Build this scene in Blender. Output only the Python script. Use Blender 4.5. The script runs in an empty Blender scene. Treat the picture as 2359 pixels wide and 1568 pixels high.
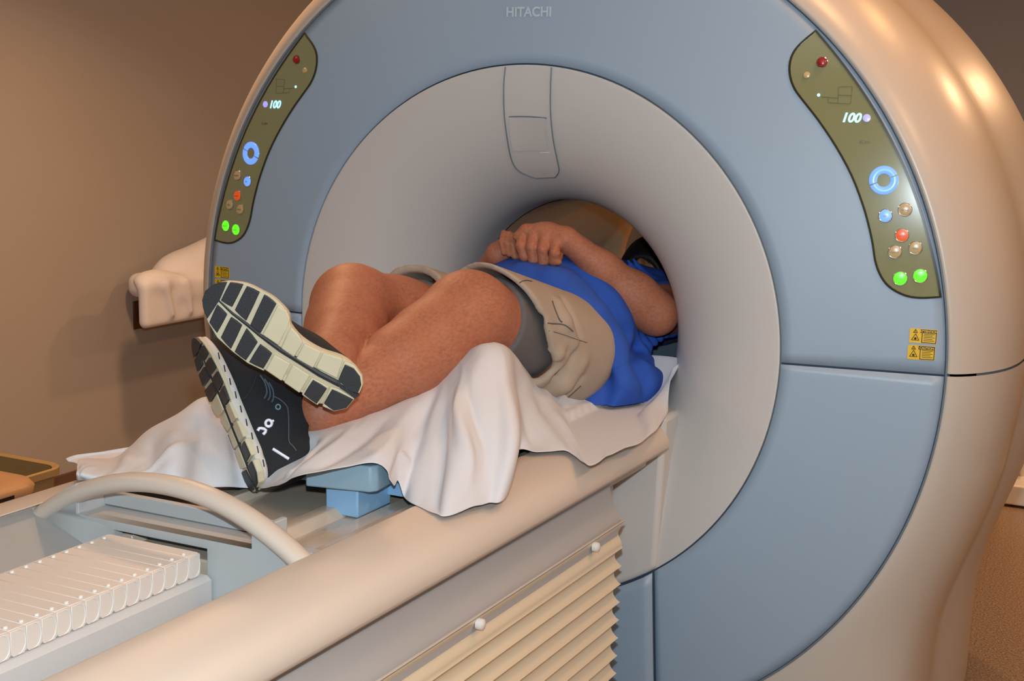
import bpy, bmesh, math, random
import numpy as np
from mathutils import Vector, Matrix
random.seed(4)
SC = bpy.context.scene
COL = SC.collection
PI = math.pi
# ------------------------------------------------------------------ camera
CAM = np.array([1.38715, -2.78047, 1.55682]); YAW, PITCH, ROLL, FPX = 0.468743, 0.165639, 0.0224374, 3193.84
W, H = 2359, 1568
_f = np.array([-math.sin(YAW)*math.cos(PITCH), math.cos(YAW)*math.cos(PITCH), -math.sin(PITCH)])
_rt = np.array([math.cos(YAW), math.sin(YAW), 0.0]); _up = np.cross(_rt, _f)
RT = _rt*math.cos(ROLL)+_up*math.sin(ROLL); UP = -_rt*math.sin(ROLL)+_up*math.cos(ROLL); FW = _f
cd = bpy.data.cameras.new('camera'); cam = bpy.data.objects.new('camera', cd); COL.objects.link(cam)
cam.matrix_world = Matrix(((RT[0], UP[0], -FW[0], CAM[0]), (RT[1], UP[1], -FW[1], CAM[1]), (RT[2], UP[2], -FW[2], CAM[2]), (0, 0, 0, 1)))
cd.sensor_width = 36; cd.lens = FPX*36/W; cd.clip_start = .05
SC.camera = cam
# ------------------------------------------------------------------ light and exposure
SC.view_settings.view_transform = 'Standard'; SC.view_settings.look = 'None'
SC.view_settings.gamma = 1; SC.view_settings.use_curve_mapping = False
SC.view_settings.exposure = 0.0
wd = bpy.data.worlds.new('world'); SC.world = wd; wd.use_nodes = True
wd.node_tree.nodes['Background'].inputs[0].default_value = (1.0, .62, .36, 1)
wd.node_tree.nodes['Background'].inputs[1].default_value = .04
def light(name, kind, loc, energy, col, size=.1, target=None, sy=None):
    l = bpy.data.lights.new(name, kind); l.energy = energy; l.color = col
    o = bpy.data.objects.new(name, l); COL.objects.link(o); o.location = loc
    if kind == 'AREA':
        l.size = size
        if sy: l.shape = 'RECTANGLE'; l.size_y = sy
    else: l.shadow_soft_size = size
    if target is not None:
        o.rotation_euler = (Vector(target)-Vector(loc)).to_track_quat('-Z', 'Y').to_euler()
    return o
light('camera_flash', 'POINT', tuple(CAM+UP*.13+FW*.05), 152, (.75, .90, 1.0), .022)
WARM = (1.0, .58, .30)
light('ceiling_downlight', 'AREA', (2.3, -.6, 2.66), 15, WARM, .22)
light('ceiling_downlight', 'AREA', (2.3, -1.8, 2.66), 13, WARM, .22)
light('ceiling_downlight', 'AREA', (1.3, .9, 2.66), 5, (1.0, .48, .16), .22)
light('ceiling_downlight', 'AREA', (1.1, -.08, 2.66), 8, (1.0, .50, .20), .22)
light('ceiling_downlight', 'AREA', (-1.7, -1.3, 2.66), 9, WARM, .22)
light('ceiling_downlight', 'AREA', (-.3, 2.9, 2.66), 27, WARM, .22)
light('ceiling_downlight', 'AREA', (1.9, 3.0, 2.66), 34, WARM, .22)
light('ceiling_downlight', 'AREA', (-1.25, .6, 2.66), 31, WARM, .22).data.spread = 2.2
# ------------------------------------------------------------------ helpers
def ray(px, py): return CAM, FW+RT*(px-W/2)/FPX-UP*(py-H/2)/FPX
def at(px, py, y):
    o, d = ray(px, py); return o+d*(y-o[1])/d[1]
def atz(px, py, z):
    o, d = ray(px, py); return o+d*(z-o[2])/d[2]
def atx(px, py, x):
    o, d = ray(px, py); return o+d*(x-o[0])/d[0]
def lin(c): c = c/255; return c/12.92 if c < .04045 else ((c+.055)/1.055)**2.4
def mat(name, rgb, rough=.5, metal=0, bump=0, bscale=200, var=0, vscale=5, coat=0, emit=None, estr=0, spec=.5, sub=0, aniso=None, alpha=1, trans=0):
    m = bpy.data.materials.new(name); m.use_nodes = True; nt = m.node_tree; b = nt.nodes['Principled BSDF']
    c = tuple(lin(v) for v in rgb)+(1,)
    b.inputs['Base Color'].default_value = c; b.inputs['Roughness'].default_value = rough
    b.inputs['Metallic'].default_value = metal; b.inputs['Specular IOR Level'].default_value = spec
    b.inputs['Coat Weight'].default_value = coat; b.inputs['Coat Roughness'].default_value = .06
    b.inputs['Alpha'].default_value = alpha; b.inputs['Transmission Weight'].default_value = trans
    if sub: b.inputs['Subsurface Weight'].default_value = sub; b.inputs['Subsurface Radius'].default_value = (.012, .004, .002)
    if emit: b.inputs['Emission Color'].default_value = tuple(lin(v) for v in emit)+(1,); b.inputs['Emission Strength'].default_value = estr
    tc = nt.nodes.new('ShaderNodeTexCoord')
    n = nt.nodes.new('ShaderNodeTexNoise'); n.inputs['Scale'].default_value = vscale; n.inputs['Detail'].default_value = 5
    nt.links.new(tc.outputs['Object'], n.inputs['Vector'])
    mx = nt.nodes.new('ShaderNodeMix'); mx.data_type = 'RGBA'
    mx.inputs[6].default_value = tuple(v*(1-var) for v in c[:3])+(1,); mx.inputs[7].default_value = tuple(min(1, v*(1+var)) for v in c[:3])+(1,)
    nt.links.new(n.outputs['Fac'], mx.inputs[0]); nt.links.new(mx.outputs[2], b.inputs['Base Color'])
    if bump:
        n2 = nt.nodes.new('ShaderNodeTexNoise'); n2.inputs['Scale'].default_value = bscale; n2.inputs['Detail'].default_value = 3
        nt.links.new(tc.outputs['Object'], n2.inputs['Vector'])
        bp = nt.nodes.new('ShaderNodeBump'); bp.inputs['Strength'].default_value = bump; bp.inputs['Distance'].default_value = .002
        nt.links.new(n2.outputs['Fac'], bp.inputs['Height']); nt.links.new(bp.outputs['Normal'], b.inputs['Normal'])
    return m
M = {}
M['wall'] = mat('painted_wall', (158, 150, 142), .85, bump=.15, bscale=120, var=.04, vscale=1.2)
M['wallback'] = mat('grey_painted_wall', (132, 134, 142), .85, bump=.15, bscale=120, var=.04, vscale=1.2)
M['ceiling'] = mat('ceiling_tile', (205, 196, 184), .9, var=.03)
M['base'] = mat('baseboard_vinyl', (98, 70, 58), .5)
M['blue'] = mat('blue_grey_plastic', (150, 170, 190), .42, bump=.05, bscale=900, var=.012, vscale=3)
M['ring'] = mat('warm_grey_plastic', (198, 194, 191), .48, bump=.04, bscale=900, var=.012)
M['cream'] = mat('cream_plastic', (192, 181, 170), .33, bump=.02, bscale=700, var=.015)
M['tube'] = mat('glossy_bore_liner', (168, 170, 158), .16, coat=.5, var=.02)
M['gap'] = mat('dark_blue_gasket', (62, 78, 98), .7)  # dark blue-grey backing colour for the panel seams
M['seamgrey'] = mat('grey_gasket', (110, 118, 126), .6)
M['olive'] = mat('olive_panel_acrylic', (134, 134, 96), .14, coat=.6, var=.03)
M['darkolive'] = mat('dark_olive_trim', (52, 44, 22), .25)
M['white'] = mat('white_plastic', (222, 218, 212), .35)
M['table'] = mat('table_cream', (203, 188, 174), .44, var=.015)
M['wallgrey'] = mat('inner_wall_grey', (150, 150, 150), .6)
M['sidegrey'] = mat('side_panel_grey', (170, 166, 164), .42, var=.015)
M['tgrey'] = mat('table_grey_plastic', (178, 180, 180), .4, var=.015)
M['tan'] = mat('glossy_tan_track', (196, 178, 158), .16, coat=.4, var=.05, vscale=8)
M['skirt'] = mat('bellows_rubber_cream', (214, 197, 170), .26, var=.02)
M['chain'] = mat('cable_chain_plastic', (218, 206, 196), .4, var=.02)
M['pad'] = mat('blue_grey_foam_vinyl', (140, 166, 182), .5, var=.02)
M['padlight'] = mat('light_blue_vinyl', (140, 180, 214), .45)
M['black'] = mat('black_plastic', (24, 24, 26), .4)
M['yellow'] = mat('yellow_sticker', (226, 182, 10), .4)
M['ink'] = mat('black_ink', (30, 20, 8), .5)

class MB:
    def __init__(s): s.v = []; s.f = []; s.mi = []
    def add(s, vs, fs, mi=0):
        k = len(s.v); s.v += [tuple(map(float, p)) for p in vs]
        for f in fs: s.f.append(tuple(i+k for i in f)); s.mi.append(mi)
    def box(s, lo, hi, mi=0, R=None, c=None):
        x0, y0, z0 = lo; x1, y1, z1 = hi
        vs = [(x0,y0,z0),(x1,y0,z0),(x1,y1,z0),(x0,y1,z0),(x0,y0,z1),(x1,y0,z1),(x1,y1,z1),(x0,y1,z1)]
        if R is not None: vs = [tuple(Vector(c)+R@(Vector(v)-Vector(c))) for v in vs]
        s.add(vs, [(3,2,1,0),(4,5,6,7),(0,1,5,4),(1,2,6,5),(2,3,7,6),(3,0,4,7)], mi)
    def grid(s, P, closeu=False, closev=False, mi=0):
        nu = len(P); nv = len(P[0]); vs = [p for r in P for p in r]; fs = []
        for i in range(nu if closeu else nu-1):
            for j in range(nv if closev else nv-1):
                a = i*nv+j; b = ((i+1) % nu)*nv+j; c2 = ((i+1) % nu)*nv+(j+1) % nv; d = i*nv+(j+1) % nv
                fs.append((a, b, c2, d))
        s.add(vs, fs, mi)
    def prism(s, poly, n, mi=0):
        # poly list of 3D points, n offset vector (front = poly+n)
        k = len(poly); n = np.array(n)
        vs = [np.array(p, float) for p in poly]+[np.array(p, float)+n for p in poly]
        fs = [tuple(range(k))[::-1], tuple(range(k, 2*k))]+[(i, (i+1) % k, k+(i+1) % k, k+i) for i in range(k)]
        s.add(vs, fs, mi)
    def extr(s, prof, y0, y1, mi=0, close=True):
        # cross-section in (x,z) along y
        P = [[(x, y0, z) for x, z in prof], [(x, y1, z) for x, z in prof]]
        s.grid(P, closev=close, mi=mi)
        if close:
            k = len(prof); s.add(P[0]+P[1], [tuple(range(k)), tuple(range(k, 2*k))[::-1]], mi)
    def tube(s, pts, r, n=10, mi=0, closed=False, cap=True):
        pts = [np.array(p, float) for p in pts]; rows = []
        rr = r if hasattr(r, '__len__') else [r]*len(pts)
        up = None
        for i, p in enumerate(pts):
            a = pts[(i-1) % len(pts)] if closed else pts[max(i-1, 0)]; b = pts[(i+1) % len(pts)] if closed else pts[min(i+1, len(pts)-1)]
            t = b-a; t /= np.linalg.norm(t)+1e-12
            if up is None: up = np.cross(t, [0, 0, 1.0]) if abs(t[2]) < .9 else np.cross(t, [1.0, 0, 0])
            up = up-t*(up@t); up /= np.linalg.norm(up)+1e-12; w = np.cross(t, up)
            rows.append([p+rr[i]*(up*math.cos(2*PI*j/n)+w*math.sin(2*PI*j/n)) for j in range(n)])
        s.grid(rows, closeu=closed, closev=True, mi=mi)
        if cap and not closed:
            s.add(rows[0], [tuple(range(n))], mi); s.add(rows[-1], [tuple(range(n))[::-1]], mi)
    def disc(s, c, n, r, h, seg=28, dome=.3, mi=0):
        c = np.array(c, float); n = np.array(n, float); n /= np.linalg.norm(n)
        a = np.cross(n, [0, 0, 1.0]); a /= np.linalg.norm(a); b = np.cross(n, a)
        rows = []
        for rad, hh in [(r, -.001), (r, h*.6), (r*.93, h), (r*.6, h*(1+dome*.7)), (r*.25, h*(1+dome)), (1e-5, h*(1+dome))]:
            rows.append([c+n*hh+rad*(a*math.cos(2*PI*j/seg)+b*math.sin(2*PI*j/seg)) for j in range(seg)])
        s.grid(rows, closev=True, mi=mi)
    def build(s, name, m, parent=None, smooth=True, ang=35, bevel=0, sub=0, label=None, segs=2):
        me = bpy.data.meshes.new(name); me.from_pydata(s.v, [], s.f); me.update()
        ms = m if isinstance(m, (list, tuple)) else [m]
        for x in ms: me.materials.append(x)
        if len(ms) > 1: me.polygons.foreach_set('material_index', s.mi)
        bm = bmesh.new(); bm.from_mesh(me); bmesh.ops.remove_doubles(bm, verts=bm.verts, dist=1e-6)
        bmesh.ops.recalc_face_normals(bm, faces=bm.faces); bm.to_mesh(me); bm.free()
        o = bpy.data.objects.new(name, me); COL.objects.link(o)
        if parent is not None: o.parent = parent; o.matrix_parent_inverse = Matrix.Translation(parent_loc(parent)).inverted()
        if bevel:
            b = o.modifiers.new('bevel', 'BEVEL'); b.width = bevel; b.segments = segs; b.limit_method = 'ANGLE'; b.angle_limit = math.radians(30)
        if sub: b = o.modifiers.new('sub', 'SUBSURF'); b.levels = sub; b.render_levels = sub
        if smooth:
            me.polygons.foreach_set('use_smooth', [True]*len(me.polygons))
            if ang < 180: me.set_sharp_from_angle(angle=math.radians(ang))
        if label: o['label'] = label
        return o
def parent_loc(p):
    return p.location.copy() if p.parent is None else Vector((0, 0, 0))
def thing(name, label, cat, loc=(0, 0, 0), group=None):
    o = bpy.data.objects.new(name, None); COL.objects.link(o); o.location = loc; o.empty_display_size = .05
    o['label'] = label; o['category'] = cat
    if group: o['group'] = group
    return o
def tag(o, label, cat, group=None):
    o['label'] = label; o['category'] = cat
    if group: o['group'] = group
    return o
def struct(o): o['kind'] = 'structure'; return o
def text(s, size, m, parent, origin, xa, za, name='lettering', depth=.0006, bold=0, shear=0, align='LEFT', xs=1):
    cu = bpy.data.curves.new(name, 'FONT'); cu.body = s; cu.size = size; cu.extrude = depth; cu.offset = bold; cu.shear = shear; cu.align_x = align
    t = bpy.data.objects.new('tmp', cu); COL.objects.link(t); bpy.context.view_layer.update()
    me = bpy.data.meshes.new_from_object(t.evaluated_get(bpy.context.evaluated_depsgraph_get()))
    bpy.data.objects.remove(t)
    xa = Vector(xa).normalized(); za = Vector(za).normalized(); n = xa.cross(za)
    me.transform(Matrix(((xa[0]*xs, za[0], n[0], origin[0]), (xa[1]*xs, za[1], n[1], origin[1]), (xa[2]*xs, za[2], n[2], origin[2]), (0, 0, 0, 1))))
    me.materials.clear(); me.materials.append(m)
    o = bpy.data.objects.new(name, me); COL.objects.link(o); o.parent = parent; o.matrix_parent_inverse = Matrix.Translation(parent_loc(parent)).inverted()
    return o
def smooth_curve(pts, n=8, closed=False):
    P = [np.array(p, float) for p in pts]; out = []; k = len(P)
    for i in range(k if closed else k-1):
        if closed: a, b, c, d = P[(i-1) % k], P[i], P[(i+1) % k], P[(i+2) % k]
        else: a, b, c, d = P[max(i-1, 0)], P[i], P[i+1], P[min(i+2, k-1)]
        for j in range(n):
            t = j/n
            out.append(.5*((2*b)+(c-a)*t+(2*a-5*b+4*c-d)*t*t+(3*b-a-3*c+d)*t**3))
    if not closed: out.append(P[-1])
    return out
# ------------------------------------------------------------------ the room
def slab(name, lo, hi, m, bevel=0):
    b = MB(); b.box(lo, hi); return struct(b.build(name, m, bevel=bevel))
def floor_mat():
    m = mat('speckled_floor_vinyl', (138, 112, 84), .28, var=.06, vscale=3)
    nt = m.node_tree; b = nt.nodes['Principled BSDF']; tc = nt.nodes['Texture Coordinate']
    n = nt.nodes.new('ShaderNodeTexNoise'); n.inputs['Scale'].default_value = 160; n.inputs['Detail'].default_value = 2
    nt.links.new(tc.outputs['Object'], n.inputs['Vector'])
    r = nt.nodes.new('ShaderNodeValToRGB'); r.color_ramp.elements[0].position = .35; r.color_ramp.elements[1].position = .68
    r.color_ramp.elements[0].color = (.16, .10, .062, 1); r.color_ramp.elements[1].color = (.42, .30, .20, 1)
    nt.links.new(n.outputs['Fac'], r.inputs[0]); nt.links.new(r.outputs[0], b.inputs['Base Color'])
    return m
slab('floor', (-2.7, -4, -.1), (3.4, 5.3, 0), floor_mat())
slab('wall_left', (-2.7, -4, 0), (-2.57, 5.3, 2.7), M['wall'])
slab('wall_back', (-2.57, 5.2, 0), (3.4, 5.3, 2.7), M['wallback'])
slab('wall_right', (3.4, -4, 0), (3.5, 5.3, 2.7), M['wall'])
slab('ceiling', (-2.7, -4, 2.7), (3.5, 5.3, 2.8), M['ceiling'])
slab('baseboard_left', (-2.57, -4, 0), (-2.555, 5.2, .1), M['base'])
M['oak'] = mat('oak_door', (196, 136, 70), .45, var=.12, vscale=7)
# ------------------------------------------------------------------ the scanner
ZB = 1.05
def face_y(r): return .0232+.1614*(r-.77)+.031*(r-.77)**2
def face_pt(px, py):
    o, d = ray(px, py); y = .03
    for i in range(8):
        q = o+d*(y-o[1])/d[1]; y = face_y(math.hypot(q[0], q[2]-ZB))
    return q
def face_n(q):
    r = math.hypot(q[0], q[2]-ZB); s = .1614+.062*(r-.77)
    n = np.array([s*q[0]/r, -1, s*(q[2]-ZB)/r]); return n/np.linalg.norm(n)
mri = thing('mri_scanner', 'large round blue-grey and cream MRI scanner swallowing the patient table', 'mri scanner', (0, .7, 0))
def rev(prof, a0=0, a1=2*PI, n=128):
    closed = abs(a1-a0-2*PI) < 1e-6; rows = []
    for i in range(n if closed else n+1):
        a = a0+(a1-a0)*i/n; rows.append([(r*math.sin(a), y, ZB+r*math.cos(a)) for y, r in prof])
    return rows, closed
# blue front covers: sectors of the dished face (angle measured from the top, clockwise seen from the front)
def cover(name, mask_poly, m=M['blue']):
    # grid in (r, angle) kept where mask true
    pass
RI, RO = .6065, .9265
def sector(name, a_fn0, a_fn1, n=90, nr=14, ro=RO):
    b = MB(); rows = []
    for i in range(n+1):
        row = []
        for j in range(nr+1):
            r = RI+(ro-RI)*j/nr; a0 = a_fn0(r); a1 = a_fn1(r); a = a0+(a1-a0)*i/n
            e = 0
            if j == 0 or j == nr or i == 0 or i == n: e = .0012
            row.append((r*math.sin(a), face_y(r)+e, ZB+r*math.cos(a)))
        rows.append(row)
    b.grid(rows)
    o = b.build(name, M['blue'], mri, ang=60)
    s = o.modifiers.new('thick', 'SOLIDIFY'); s.thickness = .012; s.offset = -1 if name else 1
    return o
g = .0022
def hz(zoff, side):   # angle where the circle of radius r meets the height ZB+zoff on a side
    return lambda r: (PI/2-math.asin(zoff/r)) if side > 0 else (-PI/2+math.asin(zoff/r))
def vx(x, side):      # angle where it meets the vertical line x, in the lower half
    return lambda r: (PI-math.asin(x/r)) if side > 0 else (PI+math.asin(x/r))
sector('front_cover', hz(g-.002, -1), hz(g-.002, 1))
sector('front_cover', hz(-g-.002, 1), vx(.345+g, 1), n=50)
sector('front_cover', lambda r: -PI/2+math.asin((-g-.002)/r), lambda r: -PI+math.asin((.345+g)/r), n=50)
# lower centre access panel, between the two vertical seams
sector('access_panel', vx(.345-g, 1), vx(.345-g, -1), n=30)
# dark backing that shows in the seams
b = MB(); rows, cl = rev([(face_y(r)+.014, r) for r in (.59, .7, .8, .935)]); b.grid(rows, closeu=True)
b.build('seam_gasket', M['gap'], mri)
# flared ring and bore liner
def flare(y):
    Y = .27
    if y >= Y: return .295
    return .295+.307*(1-math.sqrt(max(0, 1-(1-y/Y)**2)))
def flare_y(r): # inverse
    t = 1-(r-.295)/.307; return .27*(1-math.sqrt(max(0, 1-t*t)))
prof = [(.012, .6035), (.0005, .6025), (-.0005, .600)]+[(flare_y(r)-.0005, r) for r in np.concatenate([np.linspace(.597, .34, 34), np.linspace(.333, .2955, 16)])]
prof.append((.285, .295)); prof.append((.33, .295))
b = MB(); rows, cl = rev(prof, n=160); b.grid(rows, closeu=True); b.build('bore_flare', M['ring'], mri, ang=60)
b = MB(); rows, cl = rev([(.3305, .2935), (.36, .2945), (.8, .2945), (1.25, .2945), (1.40, .33), (1.42, .40)], n=128); b.grid(rows, closeu=True)
b.build('bore_liner', M['tube'], mri, ang=60)
# outer shell
SP = [(.052, .9305), (.049, .934), (.050, .940), (.056, .952), (.07, .968), (.095, .988), (.13, 1.008), (.18, 1.028), (.25, 1.041), (.33, 1.045), (.43, 1.040), (.51, 1.026), (.58, 1.024), (.66, 1.043), (.76, 1.058), (.88, 1.062), (1.02, 1.050), (1.18, 1.02), (1.32, .96), (1.40, .86), (1.42, .70), (1.42, .40)]
def outline_r(a):
    # radius of the front outline in direction a: a circle above, squared legs below
    s, c = abs(math.sin(a)), math.cos(a)
    if c > -.2: return 1.0
    k = 20
    R1 = 1.045; R2 = min(.885/max(s, 1e-3), 1.0*ZB/max(-c, 1e-3)*.995)
    return (R1**k+R2**k)**(1/k)/1.045 if R2 > .8 else 1.0
def shell(name, a0, a1, n):
    rows = []
    for i in range(n+1):
        a = a0+(a1-a0)*i/n; k = outline_r(a); row = []
        for y, r in SP:
            t = min(1, max(0, (r-.9305)/(1.02-.9305))) if y < .2 else (1 if y < 1.1 else max(0, min(1, (r-.7)/.3)))
            rr = r*(1+(k-1)*t)
            z = ZB+rr*math.cos(a); row.append((rr*math.sin(a), y, max(z, .015)))
        rows.append(row)
    b = MB(); b.grid(rows); o = b.build(name, M['cream'], mri, ang=180)
    o.modifiers.new('s', 'SUBSURF').render_levels = 1
    return o
sa = .0026
shell('outer_shell', -PI/2-.0+sa, PI/2-sa, 96)
shell('outer_shell', PI/2+sa, 3*PI/2-sa, 96)
b = MB(); b.grid([[((r-.006)*math.sin(a), y, ZB+(r-.006)*math.cos(a)) for y, r in SP if y > .07 and y < 1.3] for a in np.linspace(PI/2-.03, PI/2+.03, 5)]); b.build('seam_gasket', M['seamgrey'], mri); b = MB()
b.grid([[((r-.006)*math.sin(a), y, ZB+(r-.006)*math.cos(a)) for y, r in SP if y > .07 and y < 1.3] for a in np.linspace(-PI/2-.03, -PI/2+.03, 5)])
b.build('seam_gasket', M['seamgrey'], mri)
# a thin cream bead around the blue face
b = MB(); rows, cl = rev([(face_y(.931)+.004, .9275), (face_y(.931)-.003, .929), (face_y(.931)-.003, .9315), (face_y(.931)+.004, .933)], n=160); b.grid(rows, closeu=True)
b.build('trim_bead', M['seamgrey'], mri, ang=180)
# pedestal behind
b = MB()
P = [[(sx*xx, y, z) for sx, xx, y, z in row] for row in [
    [(-1, .79, .6, .0), (1, .79, .6, 0), (1, .795, 1.40, .0), (-1, .795, 1.40, 0)],
    [(-1, .86, .6, .62), (1, .86, .6, .62), (1, .845, 1.40, .62), (-1, .845, 1.40, .62)]]]
b.grid(P, closev=True); b.build('pedestal', M['ring'], mri, bevel=.02)
# docking block under the table, inside the ring
b = MB()
pl = []
zt = .905
for x in np.linspace(-.352, .352, 29):
    pl.append((x, ZB-math.sqrt(.6025**2-x*x)))
poly = [(x, -.012, z) for x, z in pl]+[(.362, -.012, zt), (-.362, -.012, zt)]
b.prism([(x, .16, z) for x, y, z in poly], (0, -.172, 0))
b.build('docking_block', M['ring'], mri, bevel=.012, segs=4, ang=50)
# HITACHI on the top cover
p0 = face_pt(1166, 38); p1 = face_pt(1292, 37)
M['letter'] = mat('pale_blue_lettering', (190, 204, 212), .4)
text('HITACHI', .0285, M['letter'], mri, p0+face_n(p0)*.001, p1-p0, (0, .0, 1), name='maker_lettering', bold=.0008, xs=1.0)
exec_done = True
# display housing on the ring at the top: raised patch following the flare
def ring_pt(px, py, lift=0):
    o, d = ray(px, py); t = (-.1-o[1])/d[1]
    for i in range(400):
        q = o+d*t; r = math.hypot(q[0], q[2]-ZB)
        if q[1] >= flare_y(min(r, .6)) - 1e-5: break
        t += max(.0004, (flare_y(min(r, .6))-q[1])*.3)
    r = math.hypot(q[0], q[2]-ZB)
    s = (flare_y(min(r+.001, .601))-flare_y(max(r-.001, .2955)))/.002
    n = np.array([s*q[0]/r, -1, s*(q[2]-ZB)/r]); n /= np.linalg.norm(n)
    return q+n*lift
left = smooth_curve([(1166, 154), (1162, 200), (1163, 260), (1170, 320), (1181, 370), (1200, 394), (1235, 408)], 6)
right = smooth_curve([(1272, 155), (1270, 200), (1270, 260), (1276, 320), (1286, 370), (1289, 392), (1280, 406)], 6)
# straightened to be symmetric about the machine's mid plane: use the lateral position of both edges
rows = []; 
for L, Rr in zip(left, right):
    rows.append([ring_pt(*(L+(Rr-L)*k/10), lift=.0025) for k in range(11)])
edge = [r[0] for r in rows]+rows[-1][1:-1]+[r[-1] for r in rows][::-1]
hs = thing  # alias unused
b = MB(); b.grid(rows); hous = b.build('display_housing', M['ring'], mri, ang=180)
b = MB(); edge = [ring_pt(*p, lift=.0035) for p in list(left)]+[ring_pt(*(np.array(left[-1])+(np.array(right[-1])-np.array(left[-1]))*k/6), lift=.0035) for k in range(1, 6)]+[ring_pt(*p, lift=.0035) for p in list(right)[::-1]]; b.tube(edge, .0014, 6); b.build('seam_line', M['seamgrey'], hous)
dl = [(1176, 268), (1177, 300), (1181, 335), (1186, 345)]; dr = [(1258, 270), (1259, 300), (1262, 333), (1263, 345)]
rows = [[ring_pt(*(np.array(a, float)+(np.array(c, float)-np.array(a, float))*k/8), lift=.0062-.0022*math.sin(PI*k/8)) for k in range(9)] for a, c in zip(dl, dr)]
M['dispglass'] = mat('smoked_grey_display', (196, 193, 190), .12, coat=.5)
b = MB(); b.grid(rows); b.build('display_window', M['dispglass'], hous, ang=180)
b = MB(); b.tube([ring_pt(1174+k*86/10, 268-2*math.sin(PI*k/10)+k*.3, .003) for k in range(11)], .0016, 6)
b.build('window_lip', M['seamgrey'], hous)
b = MB(); b.tube([ring_pt(x, 349+(x-1246)*.05, .003) for x in (1246, 1256, 1267)], .0012, 6); b.build('latch_mark', M['white'], hous)
# ---- control panels
PO = [(1880, 68), (1905, 97), (1935, 134), (1965, 174), (2000, 225), (2035, 283), (2070, 350), (2100, 420), (2128, 500), (2150, 580), (2163, 640), (2170, 685),
      (2148, 687), (2120, 688), (2090, 684), (2062, 672), (2040, 655), (2024, 630), (2014, 600), (2008, 560), (1998, 515), (1985, 470), (1960, 405), (1925, 340), (1885, 280), (1850, 235), (1830, 208), (1819, 180), (1817, 150), (1825, 122), (1845, 97)]
PO3 = [face_pt(*p) for p in smooth_curve(PO[:12], 2)]+[face_pt(*p) for p in smooth_curve(PO[11:]+[PO[0]], 3)[1:-1]]
PO3 = np.array(PO3)
M['b_red'] = mat('red_button', (150, 18, 18), .3, coat=.4)
M['b_tan'] = mat('tan_button', (196, 168, 120), .25, coat=.5)
M['b_orange'] = mat('orange_lit_button', (225, 90, 30), .3, coat=.5, emit=(235, 80, 20), estr=.35)
M['b_green'] = mat('green_lit_button', (80, 220, 40), .3, coat=.4, emit=(95, 255, 30), estr=.95)
M['b_blue'] = mat('blue_lit_button', (110, 160, 240), .3, coat=.4, emit=(110, 160, 255), estr=.75)
M['b_violet'] = mat('violet_lit_button', (160, 160, 235), .3, emit=(165, 160, 255), estr=.7)
M['led'] = mat('cyan_lit_segments', (150, 220, 255), .4, emit=(150, 220, 255), estr=1.6)
M['chrome'] = mat('chrome_bezel', (205, 205, 195), .15, metal=.9)
M['printline'] = mat('printed_line', (104, 98, 70), .5)
def mir(q, sx): return np.array([q[0]*sx, q[1], q[2]])
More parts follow.
